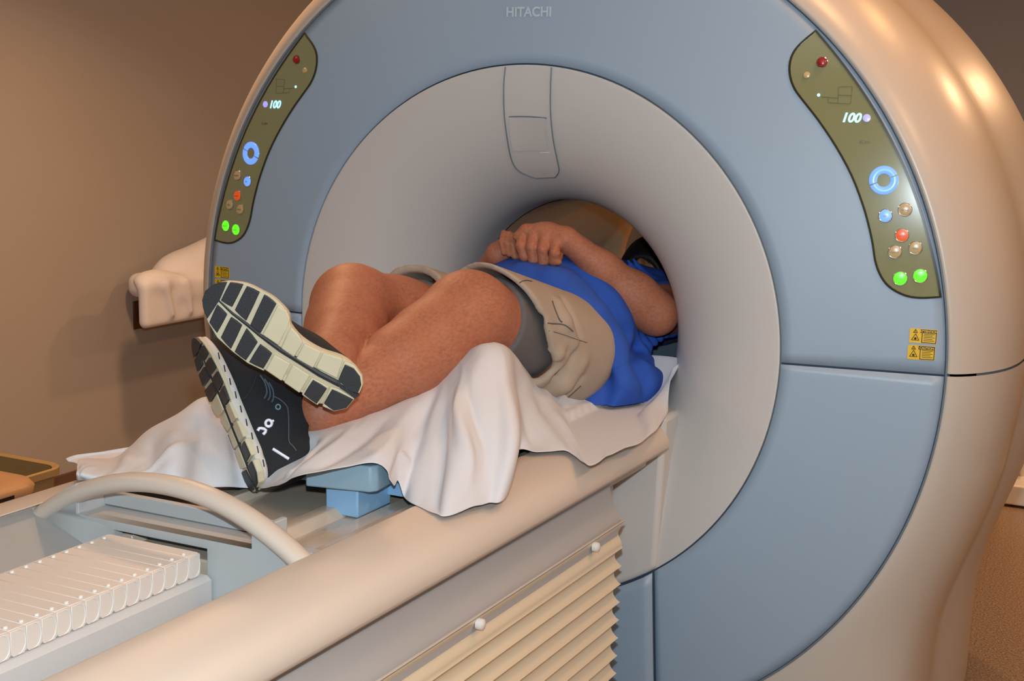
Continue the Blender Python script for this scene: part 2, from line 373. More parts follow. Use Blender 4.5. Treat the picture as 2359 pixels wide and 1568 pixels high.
def control_panel(sx):
    F = [mir(q, sx) for q in PO3]; c = sum(F)/len(F)
    def inset(q, d):
        v = c-q; return q
    # inset by moving each point along the inward edge normal
    P2 = np.array([(q[0], q[2]) for q in F]); k = len(P2); ins = []
    for i in range(k):
        t = P2[(i+1) % k]-P2[i-1]; t /= np.linalg.norm(t); nn = np.array([t[1], -t[0]])*(1 if sx > 0 else -1)
        ins.append(P2[i]+nn*.0042)
    def y_at(x, z): return face_y(math.hypot(x, z-ZB))
    fr = MB(); fr.grid([[(p[0], y_at(*p)+.002, p[1]) for p in P2], [(p[0], y_at(*p)-.0022, p[1]) for p in P2], [(p[0], y_at(*p)-.0026, p[1]) for p in ins], [(p[0], y_at(*p)-.0006, p[1]) for p in ins]], closev=True)
    # plate: lofted between the outer and the inner long edge, following the dished face
    na = 23
    def resamp(pts, m_):
        pts = np.array(pts); L = np.concatenate([[0], np.cumsum(np.linalg.norm(np.diff(pts, axis=0), axis=1))]); t = np.linspace(0, L[-1], m_)
        return np.stack([np.interp(t, L, pts[:, i]) for i in (0, 1)], 1)
    ea = resamp(ins[:na], 60); eb = resamp(np.concatenate([[ins[0]], ins[na-1:][::-1]])[0:], 60)
    cp = MB(); rows = []
    for p_, q_ in zip(ea, eb):
        row = [p_+(q_-p_)*j/8 for j in range(9)]; rows.append([(w_[0], y_at(*w_)-.0012, w_[1]) for w_ in row])
    cp.grid(rows)
    panel = cp.build('control_panel', M['olive'], mri, ang=180, label='olive control strip on the right of the scanner face, grey-green in the flash' if sx > 0 else 'olive control strip on the left of the scanner face, brown-green')
    fr.build('panel_trim', M['darkolive'], panel, ang=60)
    def fp(px, py): return mir(face_pt(px, py), sx)
    def btn(px, py, r, m, name='button', bez=False, h=.003):
        q = fp(px, py); nn = face_n(q); b = MB(); b.disc(q+nn*.0012, nn, r, h); o = b.build(name, m, panel)
        if bez:
            b = MB(); a = np.cross(nn, [0, 0, 1.]); a /= np.linalg.norm(a); e = np.cross(nn, a)
            b.tube([q+nn*.0016+(r+.0012)*(a*math.cos(t)+e*math.sin(t)) for t in np.linspace(0, 2*PI, 24, endpoint=False)], .0013, 6, closed=True); b.build('bezel', M['chrome'], panel)
    btn(1894, 144, .0095, M['b_red'], 'emergency_button', True, .006)
    btn(1859, 173, .0068, M['b_tan'], 'button')
    btn(1886, 219, .0032, M['led'], 'indicator_light', h=.001)
    btn(1997, 272, .0078, M['b_violet'], 'button', h=.002)
    for x, y, m in [(2085, 483, 'b_tan'), (2040, 497, 'b_blue'), (2078, 542, 'b_orange'), (2062, 580, 'b_tan'), (2109, 571, 'b_tan')]:
        btn(x, y, .0118, M[m], 'button', True)
    for x, y in [(2120, 635), (2074, 641)]: btn(x, y, .0128, M['b_green'], 'button', True)
    # two-part ring button
    q = fp(2036, 415); nn = face_n(q); a = np.array([1., 0, 0]); a -= nn*(a@nn); a /= np.linalg.norm(a); e = np.cross(a, nn)
    if e[2] < 0: e = -e
    for t0 in (.42, .42+PI):
        b = MB(); rows = []
        for k2 in range(25):
            t = t0+.05+(PI-.10)*k2/24
            t = t if sx > 0 else PI-t
            d = a*math.cos(t)+e*math.sin(t)
            rows.append([q+d*.0135+nn*.0005, q+d*.0135+nn*.003, q+d*.016+nn*.0045, q+d*.0255+nn*.0045, q+d*.0285+nn*.003, q+d*.0285+nn*.0005])
        b.grid(rows, closev=True); b.build('table_button', M['b_blue'], panel, ang=50)
    # printed text and diagram
    X = np.array([1., 0, 0]); 
    def put(s, px, py, size, m, bold=.0, shear=0):
        q = fp(px, py); nn = face_n(q); w = X-nn*(X@nn)
        text(s, size, m, panel, q+nn*.0020, w, np.cross(nn, w)*-1 if np.cross(nn, w)[2] < 0 else np.cross(nn, w), align='CENTER', bold=bold, shear=shear, depth=.0002)
    put('100', 1959, 281, .0255, M['led'], .0009, .25)
    put('SCAN', 1992, 330, .008, M['printline'])
    def ln(pts, r=.0005):
        b = MB(); b.tube([fp(*p)+face_n(fp(*p))*.0018 for p in pts], r, 5); b.build('printed_diagram', M['printline'], panel)
    ln([(1931, 238), (1932, 200), (1964, 199), (1960, 239), (1931, 238)]); ln([(1893, 223), (1931, 226)]); ln([(1931, 219), (1962, 220)]); ln([(1909, 227), (1908, 236), (1930, 238)])
    for x, y, s in [(2085, 486, 'HOME'), (2040, 500, 'SET'), (2078, 545, 'LASER'), (2062, 583, 'LIGHT'), (2109, 574, 'FAN'), (2074, 644, 'START'), (2120, 638, 'PAUSE')]:
        q = fp(x, y); nn = face_n(q); w = X-nn*(X@nn)
        text(s, .0052, M['printline'], panel, q+nn*.0058, w, (0, 0, 1), name='button_lettering', align='CENTER', depth=.0001)
control_panel(1); control_panel(-1)
# warning stickers
def sticker(px, py, word, sx):
    q0 = mir(face_pt(px, py), sx); nn = face_n(q0); X = np.array([1., 0, 0]); w = X-nn*(X@nn); w /= np.linalg.norm(w); u = np.cross(w, nn); u = u if u[2] > 0 else -u
    def R(x0, z0, x1, z1, d): return [q0+w*x+u*z+nn*d for x, z in ((x0, z0), (x1, z0), (x1, z1), (x0, z1))]
    b = MB(); b.prism(R(-.0265, -.0145, .0265, .0145, 0), nn*.0014); st = b.build('warning_sticker', M['yellow'], mri, smooth=False)
    b = MB(); b.prism(R(-.006, .0065, .0255, .0135, .0013), nn*.0005)
    for x0, z0, x1, z1 in [(-.003, -.0135, -.0015, .0065), (.0240, -.0135, .0255, .0065), (-.003, -.0135, .0255, -.0122)]:
        b.prism(R(x0, z0, x1, z1, .0013), nn*.0005)
    for cx_, cz_, s_ in [(-.015, -.0045, .0085), (-.0155, .0085, .0045)]:
        T = [q0+w*(cx_+s_*math.sin(k*2*PI/3))+u*(cz_+s_*math.cos(k*2*PI/3))+nn*.0018 for k in range(3)]
        for k in range(3): b.tube([T[k], T[(k+1) % 3]], .00055, 4)
    c_ = q0+w*-.015+u*-.0055
    for k in range(8): b.tube([c_+nn*.0018, c_+nn*.0018+(w*math.cos(k*PI/4)+u*math.sin(k*PI/4))*.0028], .0005, 4)
    b.tube([q0+w*-.0155+u*.0068+nn*.0018, q0+w*-.0155+u*.0103+nn*.0018], .0004, 4)
    for k in range(5): b.prism(R(.001, .004-k*.0033, .022-(k % 2)*.004, .0050-k*.0033, .0013), nn*.0004)
    b.build('sticker_print', M['ink'], st, smooth=False)
    text(word, .0062, M['yellow'], st, q0+w*.0098+u*.0079+nn*.0021, w, u, name='sticker_lettering', align='CENTER', depth=.0001, bold=.0002)
for sx in (1, -1):
    sticker(2127, 774, 'ATTENTION', sx); sticker(2122.5, 812, 'CAUTION', sx)
# ------------------------------------------------------------------ patient table
tab = thing('patient_table', 'long cream patient table with arched end handle and ribbed skirt docked to the scanner', 'patient table', (0, -1.1, 0))
Y0 = -2.25
RP = [(.248, .80), (.248, .903), (.252, .909), (.262, .912), (.29, .911), (.32, .907), (.345, .901), (.362, .893), (.375, .882), (.384, .868), (.3865, .852), (.384, .8445), (.379, .8405), (.374, .839), (.335, .839), (.335, .80)]
for sx in (1, -1):
    if sx < 0:
        RPs = [(-x, z) for x, z in [(.276, .60), (.276, .9035)]+RP[3:]]
        b = MB(); b.extr([(-.12, .60), (-.12, .845), (-.2755, .9035), (-.2755, .60)], Y0, -.045); b.build('inner_wall', M['wallgrey'], tab, ang=40)
    else: RPs = RP
    b = MB(); b.extr(RPs, Y0, -.045)
    b.build('side_rail', M['table'], tab, ang=45, bevel=.004)
# side panel
for sx in (1, -1):
    b = MB(); b.extr([(sx*.30, .50), (sx*.373, .740), (sx*.366, .752), (sx*.357, .770), (sx*.349, .79), (sx*.344, .81), (sx*.342, .845), (sx*.30, .845)], Y0, -.27); b.build('side_panel', M['sidegrey'], tab, ang=60)
    # bellows skirt
    prof = []
    z = .742; k = 0
    prof = [(.372, .742)]
    for i in range(200):
        t = i/16; z = .742-.058*t if t < 1 else .742-.058-.0385*(t-1)
        if z < .06: break
        a = .0205*(min(1, .5+t*.3))
        prof.append((.371-.005*math.sin(PI*t)+.003*math.sin(3*PI*t) if t < 1 else .358+.0165*((1-abs(math.sin(PI*t))**.75))-.003*t/6, z))
    prof = [(sx*x, z) for x, z in prof]
    b = MB(); b.extr(prof+[(sx*.30, .06), (sx*.30, .742)], Y0, -.262); b.build('bellows_skirt', M['skirt'], tab, ang=50)
    b = MB(); b.tube([(sx*.3745, Y0, .742), (sx*.3745, -.262, .742)], .0022, 6); b.build('skirt_bead', M['cream'], tab)
    for y in (-.405, -.875, -1.345):
        b = MB(); b.disc((sx*.372, y, .726), (sx*1, 0, 0), .0095, .009); b.build('stud', M['white'], tab)
# small symbol beside the screw near the front end
b = MB(); 
for k in range(2):
    c0 = atx(1392+k*10, 1111-k*5, .378); 
    b.tube([c0+np.array([.0015, y, z]) for y, z in ((-.006, -.006), (.006, -.006), (.006, .006), (-.006, .006))], .0007, 5, closed=True)
b.build('printed_symbol', M['white'], tab)
# inner channel floor and tracks
b = MB(); b.box((-.25, -1.19, .60), (.25, -.02, .872)); 
b.build('channel_floor', M['tan'], tab, bevel=.003)
b = MB(); b.extr([(.075, .87), (.08, .886), (.105, .886), (.125, .87)], -1.185, -.3); b.extr([(.155, .87), (.158, .879), (.20, .879), (.205, .87)], -1.185, -.3)
b.extr([(.215, .87), (.218, .895), (.248, .897), (.248, .87)], -1.19, -.3); b.extr([(-.105, .87), (-.1, .886), (-.08, .886), (-.075, .87)], -1.185, -.3)
b.build('slide_track', M['tan'], tab, ang=40, bevel=.002)
b = MB(); b.box((-.13, Y0, .60), (.25, -1.2, .80)); b.build('channel_base', M['tgrey'], tab)
# cable track beam
b = MB(); b.extr([(-.12, .79), (-.12, .856), (.085, .856), (.093, .850), (.093, .79)], Y0, -1.205); b.build('chain_track', M['ring'], tab, ang=40)
b = MB(); b.extr([(.12, .79), (.12, .825), (.2, .83), (.2, .79)], Y0, -1.205); b.build('chain_track', M['tgrey'], tab, ang=40)
# cable chain links
pitch = .0262; k = 0
y = -1.215
while y > Y0+.05:
    b = MB(); z0, z1, x0, x1 = .858, .8935, -.1, .081
    prof = []
    ch = .006
    # outline in the y-z plane: flat top, rounded leading side cheek
    b.extr([(x0+.004, z1-.003), (x0+.004, z1), (x1-.004, z1), (x1-.004, z1-.003)], y-pitch+.0004, y-.0004)
    for xx, s_ in ((x1-.006, 1), (x0, -1)):
        pl = [(xx, y-pitch+.0006, z1-.001), (xx, y-.0003, z1-.001), (xx, y-.0003, z0+.004), (xx, y-.004, z0), (xx, y-pitch+.004, z0), (xx, y-pitch+.0006, z0+.004)]
        b.prism(pl, (.006, 0, 0))
    b.extr([(x0+.004, z0), (x0+.004, z0+.003), (x1-.004, z0+.003), (x1-.004, z0)], y-pitch+.0012, y-.0006)
    lk = b.build('chain_link', M['chain'], tab, bevel=.0005, ang=40, segs=1)
    b = MB(); b.tube([(x1+.0004, y-.004+.0125*math.cos(t)-.010, (z0+z1)/2+(z1-z0)/2*.93*math.sin(t)) for t in np.linspace(PI/2, -PI/2, 12)], .0007, 5)
    b.build('link_rib', M['white'], lk)
    for xx in (x0+.012, x1-.014):
        b = MB(); b.disc((xx, y-pitch*.8, z1), (0, .001, 1), .0032, .0022, seg=10); b.build('rivet', M['white'], lk)
    y -= pitch
# end housing with arch handle
hp = -1.2
def hz_(px, py, y=hp): q = at(px, py, y); return (q[0], q[1], q[2])
def arch_z(x): # top of the arch
    t = (x+.004)/.262; return .905+.088*max(0, 1-abs(t)**2.1)
b = MB()
TH = .035
outer = [(x, arch_z(x)-.012) for x in np.linspace(-.262, .252, 36)]
SLX0, SLX1, SLZ0, SLZ1 = -.183, .165, .909, .93
# front plate below the slot, with the chain opening
def plate(poly, y0=hp, th=.02): b.prism([(x, y0+th, z) for x, z in poly], (0, -th, 0))
plate([(-.262, .905), (-.205, .78), (-.102, .78), (-.102, .8955), (-.18, .909)][::-1])
plate([(-.102, .8955), (.082, .8955), (.165, .909), (-.18, .909)])
plate([(.082, .78), (.248, .78), (.248, .905), (.165, .909), (.082, .8955)])
# cheeks beside the slot, up to the arch
plate([(-.262, .905), (-.18, .909), (-.18, .958), (-.215, .938)][::-1])
plate([(.248, .905), (.165, .909), (.165, .952), (.21, .932)])
b.build('end_housing', M['tgrey'], tab, ang=40)
b = MB(); pl = [(-.178, .909), (.163, .909)]
b.box((-.18, hp+.004, .899), (.165, hp+.075, .908)); b.box((-.18, hp+.062, .909), (.165, hp+.075, .932)); b.box((-.20, hp+.004, .900), (-.179, hp+.075, .945)); b.box((.165, hp+.01, .905), (.175, hp+.075, .94))
b.box((-.255, hp+.05, .80), (.248, hp+.072, .900))
b.build('handle_well', M['tgrey'], tab, bevel=.002)
# arch tube, elliptical section, merging into the rails
rows = []
xs = np.concatenate([np.linspace(-.275, -.22, 8), np.linspace(-.21, .21, 34), np.linspace(.22, .268, 8)])
for x in xs:
    zc = arch_z(x)-.014; dz = (arch_z(x+.002)-arch_z(x-.002))/.004; dz = max(-2, min(2, dz)); n = np.array([-dz, 0, 1.]); n /= np.linalg.norm(n)
    rows.append([np.array([x, hp+.012, zc])+n*.0150*math.sin(t)+np.array([0, 1, 0])*.021*math.cos(t) for t in np.linspace(0, 2*PI, 24, endpoint=False)])
b = MB(); b.grid(rows, closev=True); b.add(rows[0], [tuple(range(24))]); b.add(rows[-1], [tuple(range(24))])
b.build('arch_handle', M['table'], tab, ang=70)
# moving top that runs into the bore
b = MB(); b.extr([(-.205, .905), (-.16, .925), (.155, .925), (.205, .905), (.205, .893), (-.205, .893)], -.80, 1.25); b.build('sliding_top', M['padlight'], tab, ang=30)
b = MB(); b.box((.085, -.895, .874), (.150, -.79, .924)); b.build('top_latch', M['padlight'], tab, bevel=.003)
b = MB(); b.tube(smooth_curve([(.200, -1.02, .8725), (.180, -.96, .8725), (.19, -.90, .8725), (.205, -.86, .8725)], 4), .003, 6); b.build('cable_guide', M['tgrey'], tab)
pad = MB(); poly = [(-.17, -.68), (-.05, -.78), (.05, -.88), (.07, -.931), (.183, -.908), (.190, -.895), (.184, -.84), (.158, -.74), (.158, 1.2), (-.17, 1.2)]
pad.prism([(x, y, .9265) for x, y in poly], (0, 0, .0445)); pd = pad.build('mattress_pad', M['pad'], None, bevel=.003)
tag(pd, 'blue-grey foam mattress whose corner shows under the white sheet at the foot end', 'mattress')
# ------------------------------------------------------------------ smooth solid modelling on a grid
class Field:
    def __init__(s, lo, hi, h):
        s.lo = np.array(lo, float); s.h = h; s.n = np.ceil((np.array(hi)-s.lo)/h).astype(int)+1
        s.f = np.full(s.n, .5, np.float32)
    def win(s, lo, hi, pad):
        a = np.clip(np.floor((np.array(lo)-pad-s.lo)/s.h).astype(int), 0, s.n-1); b = np.clip(np.ceil((np.array(hi)+pad-s.lo)/s.h).astype(int)+1, 1, s.n)
        if np.any(b <= a): return None, None
        sl = tuple(slice(int(i), int(j)) for i, j in zip(a, b))
        g = [ (s.lo[k]+s.h*np.arange(a[k], b[k])).astype(np.float32) for k in range(3)]
        return sl, np.meshgrid(*g, indexing='ij', sparse=True)
    def op(s, lo, hi, fn, k=.01, mode='u'):
        sl, X = s.win(lo, hi, k+s.h*3)
        if sl is None: return
        d = fn(X[0], X[1], X[2]).astype(np.float32); a = s.f[sl]
        if mode == 's': a = -a
        if mode == 'i': d = d*-1; a = -a
        if k > 0: hh = np.maximum(k-np.abs(a-d), 0)/k; r = np.minimum(a, d)-hh*hh*k*.25
        else: r = np.minimum(a, d)
        if mode in ('s', 'i'): r = -r
        s.f[sl] = r
    def cap(s, a, b, ra, rb, k=.01, mode='u', flat=None):
        a = np.array(a, float); b = np.array(b, float); R = max(ra, rb)
        d = b-a; L2 = float(d@d)+1e-12
        def fn(x, y, z):
            px, py, pz = x-a[0], y-a[1], z-a[2]
            t = np.clip((px*d[0]+py*d[1]+pz*d[2])/L2, 0, 1)
            return np.sqrt((px-t*d[0])**2+(py-t*d[1])**2+(pz-t*d[2])**2)-(ra+(rb-ra)*t)
        s.op(np.minimum(a, b)-R, np.maximum(a, b)+R, fn, k, mode)
    def chain(s, pts, rs, k=.01, kj=None, mode='u'):
        for i in range(len(pts)-1): s.cap(pts[i], pts[i+1], rs[i], rs[i+1], k, mode)
    def ell(s, c, r, k=.02, R=None, mode='u'):
        c = np.array(c, float); r = np.array(r, float); R = np.eye(3) if R is None else np.array(R)
        ext = max(r) if R is not None else 0
        ext = np.sqrt(((R*r)**2).sum(1))
        def fn(x, y, z):
            px, py, pz = x-c[0], y-c[1], z-c[2]
            q = [(R[0, i]*px+R[1, i]*py+R[2, i]*pz) for i in range(3)]
            k0 = np.sqrt(sum((q[i]/r[i])**2 for i in range(3)))+1e-6; k1 = np.sqrt(sum((q[i]/r[i]**2)**2 for i in range(3)))+1e-6
            return k0*(k0-1)/k1
        s.op(c-ext, c+ext, fn, k, mode)
    def hit(s, px, py, t0=1.2, t1=4.6, inset=0):
        o, d = ray(px, py); L = np.linalg.norm(d); d = d/L
        for t in np.arange(t0, t1, s.h*.4):
            q = o+d*t; i = np.round((q-s.lo)/s.h).astype(int)
            if (i >= 0).all() and (i < s.n).all() and s.f[tuple(i)] < 0: return q+d*inset
        return None
    def crease(s, pts, r, k, mode='s', inset=0):
        P = [s.hit(*p, inset=inset) for p in pts]
        P = [p for p in P if p is not None]
        for i in range(len(P)-1): s.cap(P[i], P[i+1], r if i else r*.5, r if i < len(P)-2 else r*.5, k, mode)
    def mesh(s):
        f = s.f; ins = f < 0; nx, ny, nz = f.shape
        c = np.zeros((nx-1, ny-1, nz-1), np.uint8)
        for dx in (0, 1):
            for dy in (0, 1):
                for dz in (0, 1): c += ins[dx:nx-1+dx, dy:ny-1+dy, dz:nz-1+dz]
        act = (c > 0) & (c < 8); idx = np.full(c.shape, -1, np.int64); cells = np.argwhere(act); idx[act] = np.arange(len(cells))
        acc = np.zeros((len(cells), 3)); cnt = np.zeros(len(cells)); X, Y, Z = cells.T
        cor = [(dx, dy, dz) for dx in (0, 1) for dy in (0, 1) for dz in (0, 1)]
        for a in cor:
            for ax in range(3):
                if a[ax] == 0:
                    b = list(a); b[ax] = 1
                    fa = f[X+a[0], Y+a[1], Z+a[2]].astype(float); fb = f[X+b[0], Y+b[1], Z+b[2]].astype(float)
                    m = (fa < 0) != (fb < 0); t = np.where(m, fa/np.where(m, fa-fb, 1), 0)
                    p = np.tile(np.array(a, float), (len(cells), 1)); p[:, ax] += t
                    acc[m] += p[m]; cnt[m] += 1
        v = (cells+acc/cnt[:, None])*s.h+s.lo
        F = []
        for ax in range(3):
            u, w = [(1, 2), (2, 0), (0, 1)][ax]
            sa_ = [slice(1, -1)]*3; sb_ = [slice(1, -1)]*3; sa_[ax] = slice(0, -1); sb_[ax] = slice(1, None)
            A_, B_ = ins[tuple(sa_)], ins[tuple(sb_)]; ch = np.argwhere(A_ != B_)
            if not len(ch): continue
            flip = A_[tuple(ch.T)]; off = np.ones(3, int); off[ax] = 0; base = ch+off
            def g_(du, dw):
                q = base.copy(); q[:, u] -= du; q[:, w] -= dw; return idx[tuple(q.T)]
            q = np.stack([g_(1, 1), g_(0, 1), g_(0, 0), g_(1, 0)], 1); q[~flip] = q[~flip][:, ::-1]; F.append(q)
        F = np.concatenate(F); F = F[(F >= 0).all(1)]
        return v, F
def sdf_obj(field, name, m, parent=None, label=None, smooth=0, keep=None, xf=None, minv=0):
    v, F = field.mesh() if isinstance(field, Field) else field
    # drop tiny islands, smooth
    for _ in range(smooth):
        acc = np.zeros_like(v); cnt = np.zeros(len(v))
        for i in range(4):
            for j in (1, 3):
                np.add.at(acc, F[:, i], v[F[:, (i+j) % 4]]); np.add.at(cnt, F[:, i], 1)
        v = v*.4+.6*acc/np.maximum(cnt, 1)[:, None]
    if xf is not None: v = xf(v)
    me = bpy.data.meshes.new(name); me.vertices.add(len(v)); me.vertices.foreach_set('co', v.astype(np.float32).ravel())
    me.loops.add(F.size); me.loops.foreach_set('vertex_index', F.astype(np.int32).ravel())
    me.polygons.add(len(F)); me.polygons.foreach_set('loop_start', np.arange(0, F.size, 4, dtype=np.int32)); me.polygons.foreach_set('loop_total', np.full(len(F), 4, np.int32))
    me.update(calc_edges=True); me.validate()
    me.polygons.foreach_set('use_smooth', [True]*len(me.polygons)); me.materials.append(m)
    # largest connected piece only
    bm = bmesh.new(); bm.from_mesh(me); bm.verts.ensure_lookup_table(); seen = np.zeros(len(bm.verts), bool); comps = []
    for v0 in bm.verts:
        if seen[v0.index]: continue
        st = [v0]; seen[v0.index] = True; comp = []
        while st:
            a = st.pop(); comp.append(a)
            for e in a.link_edges:
                b2 = e.other_vert(a)
                if not seen[b2.index]: seen[b2.index] = True; st.append(b2)
        comps.append(comp)
    if len(comps) > 1:
        comps.sort(key=len); bmesh.ops.delete(bm, geom=[x for cc in comps[:-1] for x in cc], context='VERTS'); bm.to_mesh(me)
    bm.free()
    o = bpy.data.objects.new(name, me); COL.objects.link(o)
    if parent is not None: o.parent = parent; o.matrix_parent_inverse = Matrix.Translation(parent_loc(parent)).inverted()
    if label: o['label'] = label
    return o
# ------------------------------------------------------------------ mattress pad and bolster under the sheet
def skin_mat():
    m = mat('skin', (188, 122, 92), .6, bump=.12, bscale=420, var=.10, vscale=14, sub=.0)
    nt = m.node_tree; b = nt.nodes['Principled BSDF']; tc = nt.nodes['Texture Coordinate']
    n = nt.nodes.new('ShaderNodeTexNoise'); n.inputs['Scale'].default_value = 190; n.inputs['Detail'].default_value = 6; n.inputs['Roughness'].default_value = .75
    mp = nt.nodes.new('ShaderNodeMapping'); mp.inputs['Scale'].default_value = (1, .45, 1); nt.links.new(tc.outputs['Object'], mp.inputs[0]); nt.links.new(mp.outputs[0], n.inputs['Vector'])
    r = nt.nodes.new('ShaderNodeValToRGB'); r.color_ramp.elements[0].position = .36; r.color_ramp.elements[1].position = .60
    r.color_ramp.elements[0].color = (.235, .066, .024, 1); r.color_ramp.elements[1].color = (.41, .160, .086, 1)
    n3 = nt.nodes.new('ShaderNodeTexNoise'); n3.inputs['Scale'].default_value = 24; n3.inputs['Detail'].default_value = 3; nt.links.new(tc.outputs['Object'], n3.inputs['Vector'])
    mx = nt.nodes.new('ShaderNodeMix'); mx.data_type = 'RGBA'; mx.inputs[7].default_value = (.42, .140, .074, 1); mx.inputs[0].default_value = .5
    nt.links.new(n.outputs['Fac'], r.inputs[0]); nt.links.new(r.outputs[0], mx.inputs[6]); nt.links.new(n3.outputs['Fac'], mx.inputs[0]); nt.links.new(mx.outputs[2], b.inputs['Base Color'])
    return m
M['skin'] = skin_mat()
M['hair'] = mat('black_hair', (22, 17, 15), .55, bump=.6, bscale=300)
M['shirt'] = mat('blue_jersey', (34, 78, 170), .85, bump=.3, bscale=600, var=.05, vscale=9)
M['shorts'] = mat('khaki_cotton', (168, 150, 132), .88, bump=.35, bscale=500, var=.06, vscale=12)
M['shortsin'] = mat('grey_lining', (120, 120, 122), .9)
M['sheet'] = mat('white_cotton', (208, 207, 211), .85, bump=.25, bscale=260, var=.015)
person = thing('person', 'person lying on the patient table, ankles crossed, in blue shirt and khaki shorts', 'person', (0, -.2, .98))
SCALE = 1
kneeL = at(1080, 724, -.41); ankL = at(735, 950, -.80); hipL = np.array([.105, -.02, 1.035])
kneeR = at(812, 702, -.44); ankR = at(752, 846, -.77); hipR = np.array([-.085, -.02, 1.035])
B = Field((-.36, -1.0, .90), (.36, .96, 1.36), .0034)
def lerp(a, b, t): return np.array(a)*(1-t)+np.array(b)*t
def leg(B, knee, ank, hip, s, kr=.076):
    d = (ank-knee)/np.linalg.norm(ank-knee); dn = np.array([0, 0, -1.])-d*(-d[2]); dn /= np.linalg.norm(dn)
    K = .03
    B.chain([knee, lerp(knee, ank, .12)+dn*.004, lerp(knee, ank, .30)+dn*.010, lerp(knee, ank, .5)+dn*.010, lerp(knee, ank, .72)+dn*.004, lerp(knee, ank, .9), ank], [kr*.94, kr*.92, kr*.93, kr*.84, kr*.64, .046, .042], K)
    B.ell(lerp(knee, ank, .32)+dn*.026, (.052, .105, .050), .04, R=frame(d))
    B.ell(knee+np.array([0, -.012, .020]), (.050, .055, .045), .03)
    B.chain([knee, lerp(knee, hip, .3), lerp(knee, hip, .6), hip], [kr, .080, .092, .110], .03)
def frame(d):
    d = np.array(d, float)/np.linalg.norm(d); a = np.cross(d, [0, 0, 1.]); a /= np.linalg.norm(a); return np.stack([a, d, np.cross(a, d)], 1)
leg(B, kneeR, ankR, hipR, -1, .079)
B2 = Field((-.2, -1.0, .90), (.36, .3, 1.36), .0034); leg(B2, kneeL, ankL, hipL, 1, .083)
# feet inside the shoes follow later; torso
B.ell((.01, .0, 1.03), (.175, .14, .105), .04)
B.ell((.015, .12, 1.065), (.185, .20, .145), .05)
B.ell((.0, .36, 1.065), (.185, .22, .120), .05)
B.cap((-.12, .50, 1.06), (.12, .50, 1.06), .085, .085, .05)
# neck and head, face up
B.cap((0, .54, 1.06), (0, .64, 1.085), .062, .058, .03)
HD = np.array([0.015, .745, 1.085])
HA = math.radians(42); HM = np.array([[1, 0, 0], [0, math.cos(HA), -math.sin(HA)], [0, math.sin(HA), math.cos(HA)]])   # chin tucked towards the chest
def hd(x, y, z): return HD+HM@np.array([x, y, z])
B.ell(hd(0, .02, 0), (.076, .100, .090), .02, R=HM)
B.ell(hd(0, -.055, .030), (.056, .055, .060), .03, R=HM)       # jaw and chin
B.ell(hd(0, -.005, .092), (.011, .022, .018), .012, R=HM)      # nose
B.ell(hd(0, .032, .082), (.050, .010, .012), .012, R=HM)       # brow
for s_ in (1, -1):
    B.ell(hd(s_*.030, .018, .086), (.014, .009, .008), .008, R=HM, mode='s'); B.ell(hd(s_*.030, .018, .079), (.012, .010, .010), .004, R=HM)
    B.ell(hd(s_*.078, -.0, -.004), (.010, .030, .020), .008, R=HM)
B.ell(hd(0, -.042, .089), (.022, .006, .006), .006, R=HM); B.ell(hd(0, -.054, .088), (.018, .005, .006), .006, R=HM)
# arms
shL = np.array([.185, .47, 1.075]); elL = at(1512, 722, .17); wrL = at(1308, 553, .04)
shR = np.array([-.185, .47, 1.075]); elR = np.array([-.245, .20, 1.08]); wrR = at(1148, 586, .05)
B.chain([shL, lerp(shL, elL, .5), elL], [.062, .056, .047], .03)
B.chain([elL, lerp(elL, wrL, .25), lerp(elL, wrL, .6), wrL], [.043, .045, .037, .028], .03)
B.ell(lerp(elL, wrL, .22)+np.array([.0, .0, -.004]), (.040, .075, .046), .03, R=frame(wrL-elL))
B.chain([shR, lerp(shR, elR, .5), elR], [.060, .054, .045], .03)
B.chain([elR, lerp(elR, wrR, .4), wrR], [.044, .038, .027], .03)
# left hand: back of the hand, thumb along the top, four curled fingers
hb = [at(1296, 549, .035), at(1262, 541, .035), at(1218, 540, .035)]
B.chain(hb, [.027, .027, .025], .015)
B.chain([at(1290, 541, .03), at(1245, 530, .022), at(1212, 530, .015), at(1191, 544, .008)], [.016, .0145, .0125, .0105], .010)
FG = [((1204, 545), (1200, 566), (1208, 591), .0122), ((1229, 543), (1224, 568), (1229, 599), .0128), ((1255, 549), (1250, 574), (1252, 604), .0126), ((1279, 560), (1278, 583), (1275, 601), .0118)]
for p0, p1, p2, r in FG:
    a, b2, c2 = at(*p0, .012), at(*p1, -.006), at(*p2, -.002)
    B.chain([lerp(a, hb[1], .3), a], [r*1.05, r*1.05], .008); B.cap(a, b2, r*1.05, r, .0035); B.cap(b2, c2, r, r*.92, .0035); B.cap(c2, c2+np.array([.0, .03, .006]), r*.92, r*.8, .0035)
B.cap(at(1262, 598, .006), at(1286, 603, .0), .0095, .0085, .003)   # tip of the other thumb below the little finger
